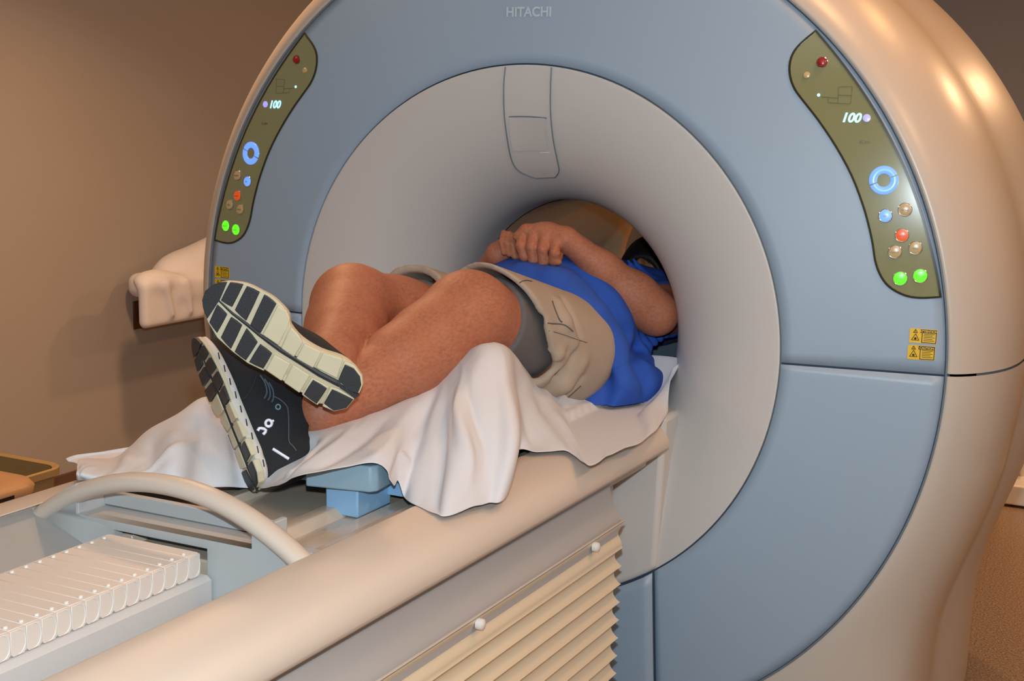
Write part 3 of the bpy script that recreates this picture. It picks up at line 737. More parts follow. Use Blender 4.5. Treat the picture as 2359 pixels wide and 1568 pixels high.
# right hand wrapped round from the far side
B.chain([wrR, at(1178, 566, .062), at(1200, 558, .062)], [.026, .026, .024], .015)
for px_, py_, r in ((1156, 556, .0076), (1168, 559, .0082), (1181, 565, .0082)):
    a = at(px_+5, py_-20, .040); b2 = at(px_, py_, .018); c2 = at(px_+5, py_+26, .014)
    B.cap(a, b2, r, r, .003); B.cap(b2, c2, r, r*.85, .003); B.cap(c2, c2+np.array([.012, .02, 0]), r*.85, r*.8, .003)
_o = int(round((B2.lo[0]-B.lo[0])/B.h)); B2.lo[0] = B.lo[0]+_o*B.h
_n = np.minimum(B2.n, B.n-np.array([_o, 0, 0])); _s = (slice(_o, _o+_n[0]), slice(0, _n[1]), slice(0, _n[2]))
B.f[_s] = np.minimum(B.f[_s], B2.f[:_n[0], :_n[1], :_n[2]])
body = sdf_obj(B, 'body', M['skin'], person, smooth=1)
del B
# hair cap
Hf = Field(HD-.14, HD+.15, .004)
Hf.ell(hd(0, .034, .004), (.093, .108, .103), .01, R=HM); Hf.ell(hd(0, .085, .045), (.06, .045, .04), .03, R=HM)
Hf.ell(hd(0, -.085, .085), (.072, .100, .082), .012, R=HM, mode='s')
sdf_obj(Hf, 'hair', M['hair'], person, smooth=1)
# shorts
def wr(field, segs):
    for a, b2, r, k in segs: field.cap(a, b2, r, r*.6, k)
hemc = at(1118, 712, -.31); 
S1 = Field((-.34, -.50, .90), (.36, .20, 1.36), .0042)
def leg_short(knee, hip, c0, r0, c1, r1, n0, kk=.05):
    # hollow leg tube: outer cone minus inner cone, trimmed by the hem plane
    pass
def short_outer(F_, add):
    F_.ell((.02, -.03, 1.035), (.178+add, .15+add, .116+add), .05)
    F_.ell((.03, .08, 1.05), (.178+add, .12+add, .130+add), .04)
SH = {}
short_outer(S1, 0)
cL0 = at(1122, 742, -.34); cL1 = hipL+np.array([.015, -.02, .0])
cR0 = at(918, 704, -.30); cR1 = hipR
S1.cap(cL0+(cL0-cL1)*.35, cL1, .110, .125, .05)
S1.cap(cR0+(cR0-cR1)*.35, cR1, .092, .116, .05)
# fabric folds as soft ridges
for a, b2, r in [((1262, 700), (1330, 660), .012), ((1245, 800), (1330, 745), .014), ((1260, 840), (1350, 800), .014), ((1285, 900), (1355, 860), .012), ((1215, 850), (1300, 760), .01)]:
    q0 = atx(*a, .2); q1 = atx(*b2, .2)
# hollow the legs
S1.cap(cL0+(cL0-cL1)*.9, lerp(cL0, cL1, .55), .1035, .100, .004, mode='s')
S1.cap(cR0+(cR0-cR1)*.9, lerp(cR0, cR1, .5), .084, .084, .004, mode='s')
def plane_cut(F_, p, n, lo, hi, k=.003):
    n = np.array(n, float)/np.linalg.norm(n)
    F_.op(lo, hi, lambda x, y, z: (x-p[0])*n[0]+(y-p[1])*n[1]+(z-p[2])*n[2], k, mode='i')
FL = lambda F_: (F_.lo, F_.lo+F_.n*F_.h)
# hem planes: one for each leg
nL = np.array([.10, -.92, -.38]); nL /= np.linalg.norm(nL); pL = at(1115, 690, -.335)
nR = np.array([-.05, -.99, -.1]); nR /= np.linalg.norm(nR); pR = np.array([-.1, -.245, 1.15])
def hem(x, y, z):
    wob = .006*np.sin(x*38)+.006*np.sin(z*31+1)
    dL = (x-pL[0])*nL[0]+(y-pL[1])*nL[1]+(z-pL[2])*nL[2]+wob; dR = (x-pR[0])*nR[0]+(y-pR[1])*nR[1]+(z-pR[2])*nR[2]+wob
    w = 1/(1+np.exp(-(x-.005)*260)); return dL*w+dR*(1-w)
S1.op(*FL(S1), hem, .003, mode='i')
S1.op(*FL(S1), lambda x, y, z: (y-.12)+0*x+0*z, .003, mode='i')
for pts, r in [([(1222, 846), (1250, 838), (1268, 822)], .006), ([(1256, 900), (1290, 870), (1330, 800)], .008), ([(1240, 872), (1270, 850), (1305, 812)], .006), ([(1275, 925), (1310, 900), (1340, 872)], .006), ([(1300, 690), (1318, 730), (1335, 775)], .006), ([(1180, 655), (1200, 690), (1245, 735)], .005)]:
    S1.crease(pts, r, .02)
for pts, r in [([(1235, 858), (1262, 846), (1290, 815)], .007), ([(1265, 912), (1300, 885), (1340, 835)], .009), ([(1285, 700), (1300, 740), (1322, 790)], .007)]:
    S1.crease(pts, r, .03, 'u', inset=.004)
shorts = sdf_obj(S1, 'shorts', M['shorts'], person, smooth=2)
del S1
# dark grey tube round each thigh inside the shorts
M['thighgrey'] = mat('dark_grey_thigh_tube', (96, 92, 92), .9, bump=.4, bscale=500)
for kn, hp_, r0, t0 in ((kneeL, hipL, .089, .16), (kneeR, hipR, .085, .42)):
    F_ = Field(np.minimum(kn, hp_)-.13, np.maximum(kn, hp_)+.13, .005)
    F_.cap(lerp(kn, hp_, -.1), lerp(kn, hp_, .75), r0-.002, r0+.012, .01)
    nn_ = (kn-hp_)/np.linalg.norm(kn-hp_); p_ = lerp(kn, hp_, t0)
    F_.op(F_.lo, F_.lo+F_.n*F_.h, lambda x, y, z: (x-p_[0])*nn_[0]+(y-p_[1])*nn_[1]+(z-p_[2])*nn_[2], .003, mode='i')
    sdf_obj(F_, 'thigh_tube', M['thighgrey'], person, smooth=1)
# shirt
T = Field((-.34, -.16, .92), (.36, .66, 1.34), .0042)
T.ell((.02, .10, 1.075), (.205, .19, .158), .05)
T.ell((.03, .04, 1.052), (.213, .15, .155), .05)
T.ell((.0, .34, 1.07), (.205, .24, .135), .05)
T.cap((-.14, .47, 1.07), (.14, .47, 1.07), .095, .095, .05)
T.cap(shL, lerp(shL, elL, .42), .075, .070, .03); T.cap(shR, lerp(shR, elR, .5), .075, .068, .03)
T.ell((.12, .11, .990), (.145, .17, .040), .03); T.ell(at(1395, 890, .02), (.070, .11, .060), .05); T.ell(at(1465, 880, .08), (.055, .10, .050), .04); T.ell(at(1358, 930, -.02), (.06, .07, .036), .03)
T.cap((.0, .60, 1.07), (0, .66, 1.09), .07, .06, .02)
for k in range(9):
    y0 = .12+k*.035
    T.cap((.245, y0+.02, 1.02+.004*k), (.12, y0-.03, 1.20), .010, .004, .022)
def shem(x, y, z):
    w = .010*np.sin(x*30+1)+.008*np.sin(z*45)
    return -(y+.045-(1.22-z)*.35+w)+0*x
T.op(*FL(T), lambda x, y, z: -(y+.070-np.clip(1.215-z, 0, 1)*.12+np.clip(1.02-z, 0, 1)*.12+.007*np.sin(x*34+1)+.006*np.sin(z*50)), .004, mode='i')
for pts, r in [([(1330, 615), (1400, 690), (1450, 770), (1480, 850), (1490, 900)], .012), ([(1310, 735), (1370, 800), (1395, 870), (1390, 930)], .009), ([(1400, 860), (1440, 840), (1470, 800)], .005), ([(1500, 800), (1525, 815), (1545, 818)], .006), ([(1495, 825), (1520, 840), (1540, 842)], .006)]:
    T.crease(pts, r, .03)
for pts, r in [([(1300, 640), (1370, 720), (1420, 800), (1440, 880)], .012), ([(1200, 620), (1270, 640), (1330, 690)], .008), ([(1500, 812), (1525, 828), (1545, 830)], .006)]:
    T.crease(pts, r, .04, 'u', inset=.005)
shirt = sdf_obj(T, 'shirt', M['shirt'], person, smooth=2)
del T

bpy.context.view_layer.update()
def onmesh(o, px, py, lift=.0012):
    og, d = ray(px, py); mi = o.matrix_world.inverted(); p = mi@Vector(og); dd = (mi.to_3x3()@Vector(d)).normalized()
    ok, loc, nn, ix = o.ray_cast(p, dd)
    if not ok: return None
    if nn.dot(dd) > 0: nn = -nn
    return np.array(o.matrix_world@(loc+nn*lift))
M['seamdark'] = mat('shorts_seam_thread', (92, 84, 80), .9)
M['seamlight'] = mat('shorts_hem_binding', (176, 160, 146), .9)
def seam(name, pts, r, m, parent=shorts, lift=.0004, sc=4):
    P = [onmesh(parent, p[0], p[1], lift) for p in smooth_curve(pts, sc)]; P = [p for p in P if p is not None]
    if len(P) > 1: b = MB(); b.tube(P, r, 5); b.build(name, m, parent)
seam('pocket_seam', [(1272, 693), (1278, 712), (1288, 735), (1295, 742)], .0016, M['seamdark'])
seam('pocket_seam', [(1240, 741), (1270, 745), (1300, 748), (1320, 763)], .0014, M['seamdark'])
seam('pocket_seam', [(1245, 757), (1290, 768), (1330, 782), (1352, 789)], .0007, M['seamdark'])
seam('pocket_seam', [(1196, 651), (1210, 646), (1225, 648)], .0014, M['seamdark'])
seam('pocket_seam', [(1288, 932), (1312, 912), (1338, 888)], .0014, M['seamdark'])
seam('shirt_seam', [(1395, 856), (1420, 848), (1445, 833)], .0006, M['shirt'], shirt)
# ------------------------------------------------------------------ running shoes
M['rubber'] = mat('black_rubber_pad', (40, 42, 46), .5, bump=.25, bscale=500)
M['foam'] = mat('cream_midsole_foam', (206, 196, 166), .6, bump=.12, bscale=300, var=.06, vscale=30)
M['band'] = mat('light_grey_midsole', (206, 200, 192), .55, bump=.15, bscale=260, var=.10, vscale=50)
M['mesh'] = mat('black_shoe_mesh', (24, 25, 29), .75, bump=.5, bscale=1100)
M['lace'] = mat('dark_blue_grey_lace', (84, 96, 108), .7)
M['reflect'] = mat('reflective_white_print', (245, 245, 255), .3, emit=(235, 235, 255), estr=0)
M['sock'] = mat('pale_blue_sock', (120, 146, 164), .9, bump=.4, bscale=700)
def cpx(X, Y): return 400+X/2.6133, 580+Y/2.6133
nRs = np.array([.46, -.88, -.10]); nRs /= np.linalg.norm(nRs)
HR = at(*cpx(1118, 880), -.885)
def onplane(px, py, p, n):
    o, d = ray(px, py); return o+d*(((p-o)@n)/(d@n))
TR = onplane(*cpx(176, 262), HR, nRs)
UR = TR-HR; LR = np.linalg.norm(UR); UR /= LR; VR = np.cross(UR, nRs)   # towards the big-toe side
if VR[2] < 0: VR = -VR
def loc2(X, Y): q = onplane(*cpx(X, Y), HR, nRs)-HR; return (float(q@UR), float(q@VR))
OUT = [(170,290),(182,248),(222,205),(280,181),(330,174),(430,188),(520,230),(590,268),(640,312),(690,370),(702,440),(775,525),(895,598),(1022,640),(1088,688),(1128,740),(1140,795),(1119,850),(1062,846),(1000,803),(1060,850),(1090,888),(1042,943),(970,960),(902,936),(858,925),(758,856),(650,788),(540,722),(440,674),(348,604),(256,520),(198,424),(166,330)]
DARK = [[(322,182),(276,290),(202,403),(178,340),(172,290),(190,235),(240,197),(280,184)],[(340,183),(420,196),(352,332),(284,292)],[(440,207),(518,243),(437,415),(368,350)],[(545,258),(580,280),(618,314),(524,488),(461,440)],
 [(1032,676),(1085,700),(1122,748),(1130,800),(1110,848),(1062,838),(992,768)],[(262,318),(322,377),(262,488),(214,424)],[(345,392),(412,442),(345,584),(284,515)],[(438,460),(505,545),(435,653),(367,600)],[(520,556),(592,612),(540,703),(454,663)],
 [(840,768),(925,820),(862,913),(784,855)],[(955,825),(1010,850),(1083,886),(1040,938),(965,954),(905,910)]]
CREAM = [[(625,322),(680,352),(700,400),(692,445),(630,566),(532,500)],[(705,450),(752,500),(780,545),(724,636),(643,580)],[(785,550),(892,602),(840,702),(735,642)],[(898,606),(1022,642),(984,765),(852,697)],
 [(605,616),(705,672),(650,780),(550,712)],[(717,676),(822,742),(758,852),(662,786)],[(830,752),(940,812),(866,926),(768,860)],[(942,808),(1000,828),(1092,884),(1042,944),(965,962),(892,930)],[(1026,655),(1090,684),(1134,745),(1140,800),(1118,854),(1056,842),(984,768)]]
OUTL = [loc2(*p) for p in OUT]; DARKL = [[loc2(*p) for p in b] for b in DARK]; CREAML = [[loc2(*p) for p in b] for b in CREAM]
SLIT = [loc2(*p) for p in [(262, 290), (350, 372), (435, 436), (520, 506), (640, 592), (760, 664), (880, 740), (1000, 802)]]
def make_shoe(Hh, U, V, N, side):
    def X(u, v, w): return Hh+U*u+V*v-N*w
    def XA(P): return Hh+P[:, :1]*U+P[:, 1:2]*V-P[:, 2:3]*N
    shoe = bpy.data.objects.new('running_shoe', None); COL.objects.link(shoe); shoe.parent = person
    shoe.matrix_parent_inverse = Matrix.Translation(person.location).inverted(); shoe.empty_display_size = .03
    cen = (sum(p[0] for p in OUTL)/len(OUTL), sum(p[1] for p in OUTL)/len(OUTL))
    ctr = smooth_curve(OUTL, 1, closed=True)
    # midsole slab with rolled side
    def scaled(poly, k): return [((p[0]-cen[0])*k+cen[0], (p[1]-cen[1])*k+cen[1]) for p in poly]
    full = [p for i, p in enumerate(OUTL) if i not in (18, 19, 20)]
    full = smooth_curve(full, 3, closed=True)
    b = MB(); rows = [[X(p[0], p[1], w) for p in scaled(full, k)] for k, w in ((.925, .004), (.955, .006), (.97, .009), (.975, .014), (.97, .018), (.94, .021))]
    n = len(full); b.grid(rows, closev=True); b.add(rows[0], [tuple(range(n))]); b.add(rows[-1], [tuple(range(n))[::-1]])
    b.build('midsole', M['band'] if side < 0 else M['foam'], shoe, ang=50, label='pale foam midsole')
    sole = MB(); op = scaled([p for i, p in enumerate(OUTL) if i < 11]+[loc2(640, 600), loc2(540, 510)]+[OUTL[k] for k in range(28, 34)], .99)
    sole.prism([X(p[0], p[1], .010) for p in op], N*.0065); 
    so = sole.build('outsole', M['foam'], shoe, bevel=.001)
    for poly in CREAML:
        c0 = (sum(p[0] for p in poly)/len(poly), sum(p[1] for p in poly)/len(poly))
        b = MB(); q = [((p[0]-c0[0])*.985+c0[0], (p[1]-c0[1])*.985+c0[1]) for p in poly]
        b.prism([X(p[0], p[1], .012) for p in q], N*.0125); b.build('cushion_pod', M['foam'], shoe, bevel=.0022, segs=3)
    for i, poly in enumerate(DARKL):
        b = MB(); h = .0055 if i not in (4, 9, 10) else .0025
        w0 = .0045 if i not in (4, 9, 10) else .0005
        pp = smooth_curve([p if 0 else ((p[0]*.9+poly[(j+1) % len(poly)][0]*.1), (p[1]*.9+poly[(j+1) % len(poly)][1]*.1)) if q_ else ((p[0]*.9+poly[j-1][0]*.1), (p[1]*.9+poly[j-1][1]*.1)) for j, p in enumerate(poly) for q_ in (0, 1)], 2, closed=True); b.prism([X(p[0], p[1], w0) for p in pp], N*(h if h > .003 else .0032)); b.build('tread_pad', M['rubber'], shoe, bevel=.001)
    # centre groove
    b = MB(); b.tube([X(u, v, .0045) for u, v in SLIT], [.0018, .0028, .0034, .0036, .0046, .0052, .0054, .0054], 8); b.build('sole_groove', M['rubber'], shoe)
    b = MB(); b.prism([X(p[0], p[1], .0035) for p in [loc2(*q) for q in [(978, 778), (1000, 818), (1060, 858), (1092, 884), (1118, 862), (1062, 838)]]], N*.004); b.build('heel_split', M['rubber'], shoe)
    # upper as a smooth solid in shoe coordinates (u heel to toe, v to the big toe, w up from the sole)
    L = LR; Uf = Field((-.03, -.075, .015), (L+.02, .085, .175), .003)
    mv = lambda u: np.interp(u, [p[0] for p in MID], [p[1] for p in MID])
    MID = [(.0, -.010), (.08, -.006), (.16, .000), (.24, .008), (L, .006)]
    hv = mv(.05)-(.010 if side > 0 else 0); Uf.ell((.052 if side < 0 else .058, hv, .050), (.057, .034, .056), .03); Uf.ell((.052, hv, .090), (.050, .032, .040), .03)
    dv = -.012 if side > 0 else 0
    Uf.ell((.115, mv(.115)+dv, .052), (.080, .040, .056), .03); Uf.ell((.175, mv(.175)+dv, .042), (.080, .040, .042), .03)
    if side < 0: Uf.ell((.135, mv(.15)-.007, .092), (.070, .034, .064), .03); Uf.ell((.19, mv(.15)-.004, .062), (.060, .036, .044), .03)
    Uf.ell((L-.058, mv(.24), .036), (.050, .036, .028), .03)
    Uf.ell((.118, mv(.11)+dv, .102), (.050, .031, .036), .03, R=np.array([[.85, 0, .53], [0, 1, 0], [-.53, 0, .85]]))
    Uf.ell((.058, mv(.05), .135), (.040, .027, .05), .008, mode='s')
    Uf.op((-.05, -.1, 0), (L+.05, .1, .02), lambda x, y, z: (.0185-z)+0*x+0*y, .004, mode='i')
    up = sdf_obj(Uf, 'upper', M['mesh'], shoe, smooth=1, xf=XA)
    return shoe, up, X
shoeR, upR, XR = make_shoe(HR, UR, VR, nRs, 1)
HL = at(604, 1112, -.955)
best = None
for yy in np.linspace(-1.1, -.8, 301):
    q = at(453, 752, yy); e = abs(np.linalg.norm(q-HL)-LR)
    if best is None or e < best[0]: best = (e, yy, q)
UL = best[2]-HL; UL /= np.linalg.norm(UL)
nL_ = np.array(SHOE_N := [-.40, -.78, -.28]); nL_ = nL_-UL*(nL_@UL); nL_ /= np.linalg.norm(nL_)
VL = np.cross(UL, nL_)
if VL@RT > 0: VL = -VL     # big-toe side points to the picture's left
shoeL, upL, XL = make_shoe(HL+VL*.045, UL, VL, nL_, -1)
bpy.context.view_layer.update()
def decal(name, pts, r, m, parent, o=upL, lift=.0012, n=6):
    P = [onmesh(o, *cpx(*p), lift=lift) for p in pts]; P = [p for p in P if p is not None]
    if len(P) < 2: return
    b = MB(); b.tube(P, r, n); return b.build(name, m, parent)
ring_ = [(572+19*math.cos(t)*1.0, 1032+20*math.sin(t)) for t in np.linspace(.3, 2*PI+.3, 17)]
decal('logo_print', ring_, .0025, M['reflect'], shoeL)
decal('logo_print', [(574, 1010), (584, 1022), (602, 1016)], .0022, M['reflect'], shoeL)
decal('logo_print', [(506, 1078), (516, 1062), (530, 1062), (545, 1066), (556, 1074), (552, 1086), (538, 1100)], .0027, M['reflect'], shoeL)
decal('reflective_stripe', [(597+(692-597)*t, 1185+(1245-1185)*t) for t in np.linspace(0, 1, 9)], .0026, M['reflect'], shoeL)
decal('collar_piping', smooth_curve([(595, 868), (640, 890), (680, 930), (690, 980), (692, 1060), (694, 1140), (718, 1170), (738, 1196)], 4), .0009, M['lace'], shoeL)
decal('toe_overlay_seam', smooth_curve([(360, 905), (400, 890), (440, 870), (480, 800), (500, 740)], 4), .0008, M['rubber'], shoeL)
for k in range(3):
    decal('lace', smooth_curve([(520+k*26, 745+k*22), (548+k*24, 790+k*22), (560+k*20, 845+k*18), (545+k*22, 885+k*10)], 5), .0013, M['lace'], shoeL, lift=.0016)
decal('eyelet', [(628+14*math.cos(t), 934+15*math.sin(t)) for t in np.linspace(0, 2*PI, 13)], .0013, M['sock'], shoeL)
# side clouds of the left midsole: short dark ticks where the foam is cut through
for k in range(9):
    u = LR*(.10+.085*k); b = MB()
    vv = [p for p in OUTL if abs(p[0]-u) < .05 and p[1] < 0]; vm = min(p[1] for p in vv) if vv else -.045
    b.tube([XL(u-.006, vm*.975, .0125), XL(u+.006, vm*.975, .015)], .0011, 6); b.build('midsole_slot', M['rubber'], shoeL)
# socks
for a, s_, f in ((ankL, kneeL, XL(.055, .004, .085)),):
    F_ = Field(np.minimum(a, f)-.09, np.maximum(a, f)+.09, .004); F_.cap(lerp(f, a, -.4), lerp(f, a, .12), .030, .034, .01)
    sdf_obj(F_, 'sock', M['sock'], person, smooth=1)
print('LR', LR, 'HR', HR, 'TR', TR, 'HL', HL, 'UL', UL, 'nL', nL_, 'ankL', ankL, XL(.06, 0, .1), 'ankR', ankR, XR(.06, 0, .1))
# ------------------------------------------------------------------ white sheet over the mattress
def Z(px, py, z=.912): return atz(px, py, z)
R_ = [  # (inner px, inner y, [mids], hem point) from the bore to the feet
 ((1552, 822), .16, [(1550, 850), (1541, 890)], at(1537, 930, .04)),
 ((1515, 880), .11, [(1522, 905), (1530, 940)], at(1533, 972, -.035)),
 ((1470, 925), .06, [(1482, 950), (1490, 985)], Z(1484, 1012, .915)),
 ((1430, 955), .03, [(1435, 980), (1440, 1005)], Z(1440, 1032, .913)),
 ((1380, 958), .00, [(1388, 985), (1400, 1020)], Z(1402, 1053, .911)),
 ((1325, 958), -.06, [(1335, 995), (1352, 1040)], Z(1356, 1078, .909)),
 ((1275, 915), -.14, [(1290, 960), (1305, 1005)], Z(1312, 1045, .913)),
 ((1222, 868), -.22, [(1228, 930), (1238, 990)], Z(1240, 1041, .922)),
 ((1175, 812), -.34, [(1195, 890), (1200, 970)], Z(1186, 1042, .924)),
 ((1150, 793), -.46, [(1176, 900), (1188, 1010)], Z(1158, 1150, .911)),
 ((1128, 790), -.50, [(1138, 900), (1140, 1030)], Z(1124, 1161, .911)),
 ((1100, 797), -.52, [(1098, 910), (1090, 1040)], Z(1080, 1173, .911)),
 ((1070, 822), -.53, [(1062, 930), (1048, 1060)], Z(1019, 1193, .911)),
 ((1040, 852), -.55, [(1035, 950), (1010, 1060)], Z(965, 1174, .907)),
 ((1005, 884), -.57, [(985, 975), (950, 1060)], Z(919, 1141, .912)),
 ((960, 908), -.62, [(935, 985), (915, 1040)], Z(900, 1105, .950)),
 ((905, 934), -.67, [(890, 990), (880, 1035)], Z(868, 1070, .9775)),
 ((850, 953), -.72, [(830, 1005), (805, 1045)], Z(780, 1079, .978)),
 ((790, 976), -.79, [(765, 1025), (735, 1060)], Z(710, 1091, .976)),
 ((735, 1006), -.85, [(712, 1045), (685, 1078)], Z(655, 1110, .950)),
 ((708, 1040), -.86, [(680, 1075), (650, 1100)], Z(612, 1124, .918)),
]
rows = []
for (ip, iy, mids, hem) in R_:
    inn = at(ip[0], ip[1], iy); yh = hem[1]
    r = [np.array([-.29, iy*.98, .925]), np.array([-.12, iy+.02, .984]), np.array([min(.02, inn[0]-.12), iy+.03, .986]), inn]
    for k, mp_ in enumerate(mids):
        t = (k+1)/3; y = iy+(yh-iy)*t-(.034 if -.7 < iy < -.56 else .020)*math.sin(PI*t)*(1 if iy < -.3 else .45); r.append(at(mp_[0], mp_[1], y))
    r.append(hem); rows.append(r)
Lf = [ # foot end, far side: ridge, three points down to the near hem
 [(520, 930, -.74), (535, 985, -.79), (545, 1040, -.83), (560, 1085, -.87), (575, 1124, -.905)],
 [(470, 917, -.80), (480, 975, -.84), (490, 1030, -.88), (495, 1080, -.92), (500, 1123, -.955)],
 [(410, 955, -.85), (420, 1000, -.90), (425, 1040, -.95), (425, 1080, -.99), (425, 1120, -1.03)],
 [(344, 990, -.88), (352, 1025, -.93), (355, 1060, -.98), (350, 1090, -1.03), (345, 1118, -1.07)],
 [(300, 1030, -.91), (305, 1050, -.96), (300, 1075, -1.01), (290, 1095, -1.06), (280, 1118, -1.10)],
 [(262, 1056, -.94), (258, 1068, -.99), (250, 1082, -1.04), (235, 1098, -1.09), (228, 1112, -1.12)],
 [(205, 1057, -.98), (200, 1068, -1.03), (195, 1080, -1.07), (188, 1092, -1.11), (186, 1104, -1.13)],
 [(180, 1061, -1.01), (178, 1070, -1.05), (177, 1080, -1.08), (177, 1090, -1.11), (178, 1101, -1.13)]]
for r in Lf:
    t0 = at(*r[0]); P = [at(p[0], p[1], p[2]-.035*math.sin(PI*k/4)) for k, p in enumerate(r)]
    rows.append([np.array([min(t0[0]-.06, -.30), t0[1]+.03, .918]), t0+np.array([-.035, .03, -.03])]+P)
nc = 7; rows = np.array([[p for p in r[:nc]] for r in rows]); print('rows', rows.shape)
def cr_grid(G, nu, nv):
    A = np.array([smooth_curve(list(G[i]), nv) for i in range(len(G))])
    return np.stack([np.array(smooth_curve(list(A[:, j]), nu)) for j in range(A.shape[1])], 1)
NU, NV = 7, 9
SG = cr_grid(rows, NU, NV)
nu_, nv_ = SG.shape[:2]
du = np.gradient(SG, axis=0); dv = np.gradient(SG, axis=1); NN = np.cross(du, dv); NN /= np.linalg.norm(NN, axis=2, keepdims=True)+1e-9
camv = CAM-SG; NN *= np.sign((NN*camv).sum(2, keepdims=True)+1e-9)
S_, V_ = np.meshgrid(np.arange(nu_)/NU, np.arange(nv_)/NV, indexing='ij')
disp = np.zeros((nu_, nv_))
# folds: (station at inner edge, station at hem, v0, v1, width, height)
for s0, s1, v0, v1, w, a in [(9.6, 8.8, 3, 6, .35, .007), (12.2, 10.4, 3.3, 5.0, .22, -.009), (12.9, 11.2, 3.3, 5.2, .30, .012), (13.6, 12.2, 3.4, 6.2, .2, -.010), (13.9, 13.3, 3, 6, .3, .008), (14.3, 15.0, 3.2, 5.8, .35, -.006), (11.3, 10.9, 4.2, 6.4, .6, .006),
        (15.0, 16.2, 3, 5.7, .35, .007), (16.0, 17.6, 3.1, 5.6, .35, -.007), (17.2, 18.6, 3, 5.6, .35, .006), (18.3, 19.4, 3.1, 5.6, .3, -.005), (7.6, 6.2, 3, 5.9, .25, .007), (8.3, 7.2, 3, 5.6, .3, -.009), (6.6, 5.2, 3.2, 6, .22, .008), (5.9, 4.4, 3.2, 5.6, .25, -.007),
        (4.9, 4.2, 3.4, 6, .3, .006), (3.2, 2.4, 3.2, 6, .35, -.006), (2.0, 1.6, 3.2, 6, .3, .006), (21.0, 21.8, 2, 6, .35, .008), (22.2, 22.6, 2, 6, .4, -.010), (23.2, 23.4, 2, 5.6, .35, .010), (24.0, 24.4, 2, 6, .3, -.008), (25.2, 25.4, 2, 6, .3, .006), (22.0, 24.6, 3, 5, .3, .008)]:
    c = s0+(s1-s0)*np.clip((V_-v0)/(v1-v0), 0, 1); env = np.clip((V_-v0-.15)/.9, 0, 1)*np.clip((v1+.5-V_)/.7, 0, 1)
    disp += a*np.exp(-((S_-c)/w)**2)*env
rs = np.random.RandomState(3)
for _ in range(46):
    s0, v0 = rs.uniform(0, 28), rs.uniform(2.6, 6); th = rs.uniform(-.6, .6)+PI/2; L_ = rs.uniform(.5, 1.6); w = rs.uniform(.10, .22); a = rs.uniform(-.0035, .0035)
    p = (S_-s0)*math.cos(th)+(V_-v0)*math.sin(th); q = -(S_-s0)*math.sin(th)+(V_-v0)*math.cos(th)
    disp += a*np.exp(-(p/L_)**2-(q/w)**2)
disp *= np.clip((V_-2.2)/.8, 0, 1)
SG = SG+NN*disp[:, :, None]
SX, SY = SG[:, :, 0], SG[:, :, 1]
SG[:, :, 2] = np.maximum(SG[:, :, 2], np.where(np.abs(SX) > .212, .9125, np.where(SY > -.80, .929, .885)))
dpad = np.maximum.reduce([SX-np.where(SY > -.80, .162, .186), -(SY-(-.925+.18*(SX-.1))), -.956*(SX-.07)-.294*(SY+.931), -.747*(SX-.05)-.664*(SY+.88), -SX-.17])
SG[:, :, 2] = np.maximum(SG[:, :, 2], .9755-2.2*np.maximum(dpad, 0))
b = MB(); b.grid([list(r) for r in SG]); sheet = b.build('draped_sheet', M['sheet'], None, ang=180)
m_ = sheet.modifiers.new('thick', 'SOLIDIFY'); m_.thickness = .0016; m_.offset = 1
m_ = sheet.modifiers.new('sub', 'SUBSURF'); m_.levels = 1; m_.render_levels = 1
tag(sheet, 'crumpled white sheet spread under the person and hanging over the table edge', 'sheet')
# ------------------------------------------------------------------ things around the room
dr = MB(); dr.box((-1.75, 5.16, 0), (-.35, 5.2, 2.15)); struct(dr.build('door_1', M['oak'], None, bevel=.004))
# wall shelf with linen
M['bronze'] = mat('bronze_plate', (84, 58, 30), .35, metal=.4)
b = MB(); b.box((-2.57, 1.66, .742), (-2.35, 2.6, .76)); sh = b.build('wall_shelf', M['tgrey'], None, bevel=.003)
tag(sh, 'grey shelf on the left wall hidden below the white linen heap', 'shelf')
for y in (2.2, 2.5):
    b = MB(); b.prism([(-2.57, y, .60), (-2.57, y, .742), (-2.40, y, .742)], (0, .02, 0)); b.build('shelf_bracket', M['tgrey'], sh)
lf = Field((-2.56, 1.10, .62), (-2.10, 2.6, 1.08), .009)
def rbox(F_, c, hs_, r, k):
    c = np.array(c); hs_ = np.array(hs_)
    def fn(x, y, z):
        qx, qy, qz = np.abs(x-c[0])-hs_[0]+r, np.abs(y-c[1])-hs_[1]+r, np.abs(z-c[2])-hs_[2]+r
        return np.sqrt(np.maximum(qx, 0)**2+np.maximum(qy, 0)**2+np.maximum(qz, 0)**2)+np.minimum(np.maximum(qx, np.maximum(qy, qz)), 0)-r
    F_.op(c-hs_, c+hs_, fn, k)
rbox(lf, (-2.30, 2.02, .770), (.022, .71, .090), .02, .03)
rbox(lf, (-2.41, 2.08, .815), (.13, .60, .050), .04, .04)
lf.ell((-2.40, 1.83, .88), (.11, .30, .085), .05); lf.ell((-2.38, 2.08, .90), (.12, .36, .125), .05); lf.ell((-2.33, 1.42, .86), (.055, .10, .040), .04)
for k in range(6):
    lf.cap((-2.275, 1.42+k*.12, .84), (-2.27, 1.46+k*.11, .72), .014, .006, .03)
for pts in ([(372, 600), (352, 650), (349, 700), (345, 735)], [(400, 580), (385, 630), (390, 700), (388, 735)], [(430, 560), (424, 620), (440, 680)], [(345, 625), (400, 648), (465, 652)]): lf.crease(pts, .010, .03)
lin_o = sdf_obj(lf, 'folded_linen', M['sheet'], None, smooth=2)
tag(lin_o, 'heap of white linen on the shelf at the left, partly behind the scanner', 'linen')
b = MB(); q = atx(322, 725, -2.565); b.box((-2.57, q[1]-.035, q[2]-.058), (-2.564, q[1]+.045, q[2]+.060)); pl_ = b.build('outlet_plate', M['bronze'], None, bevel=.002)
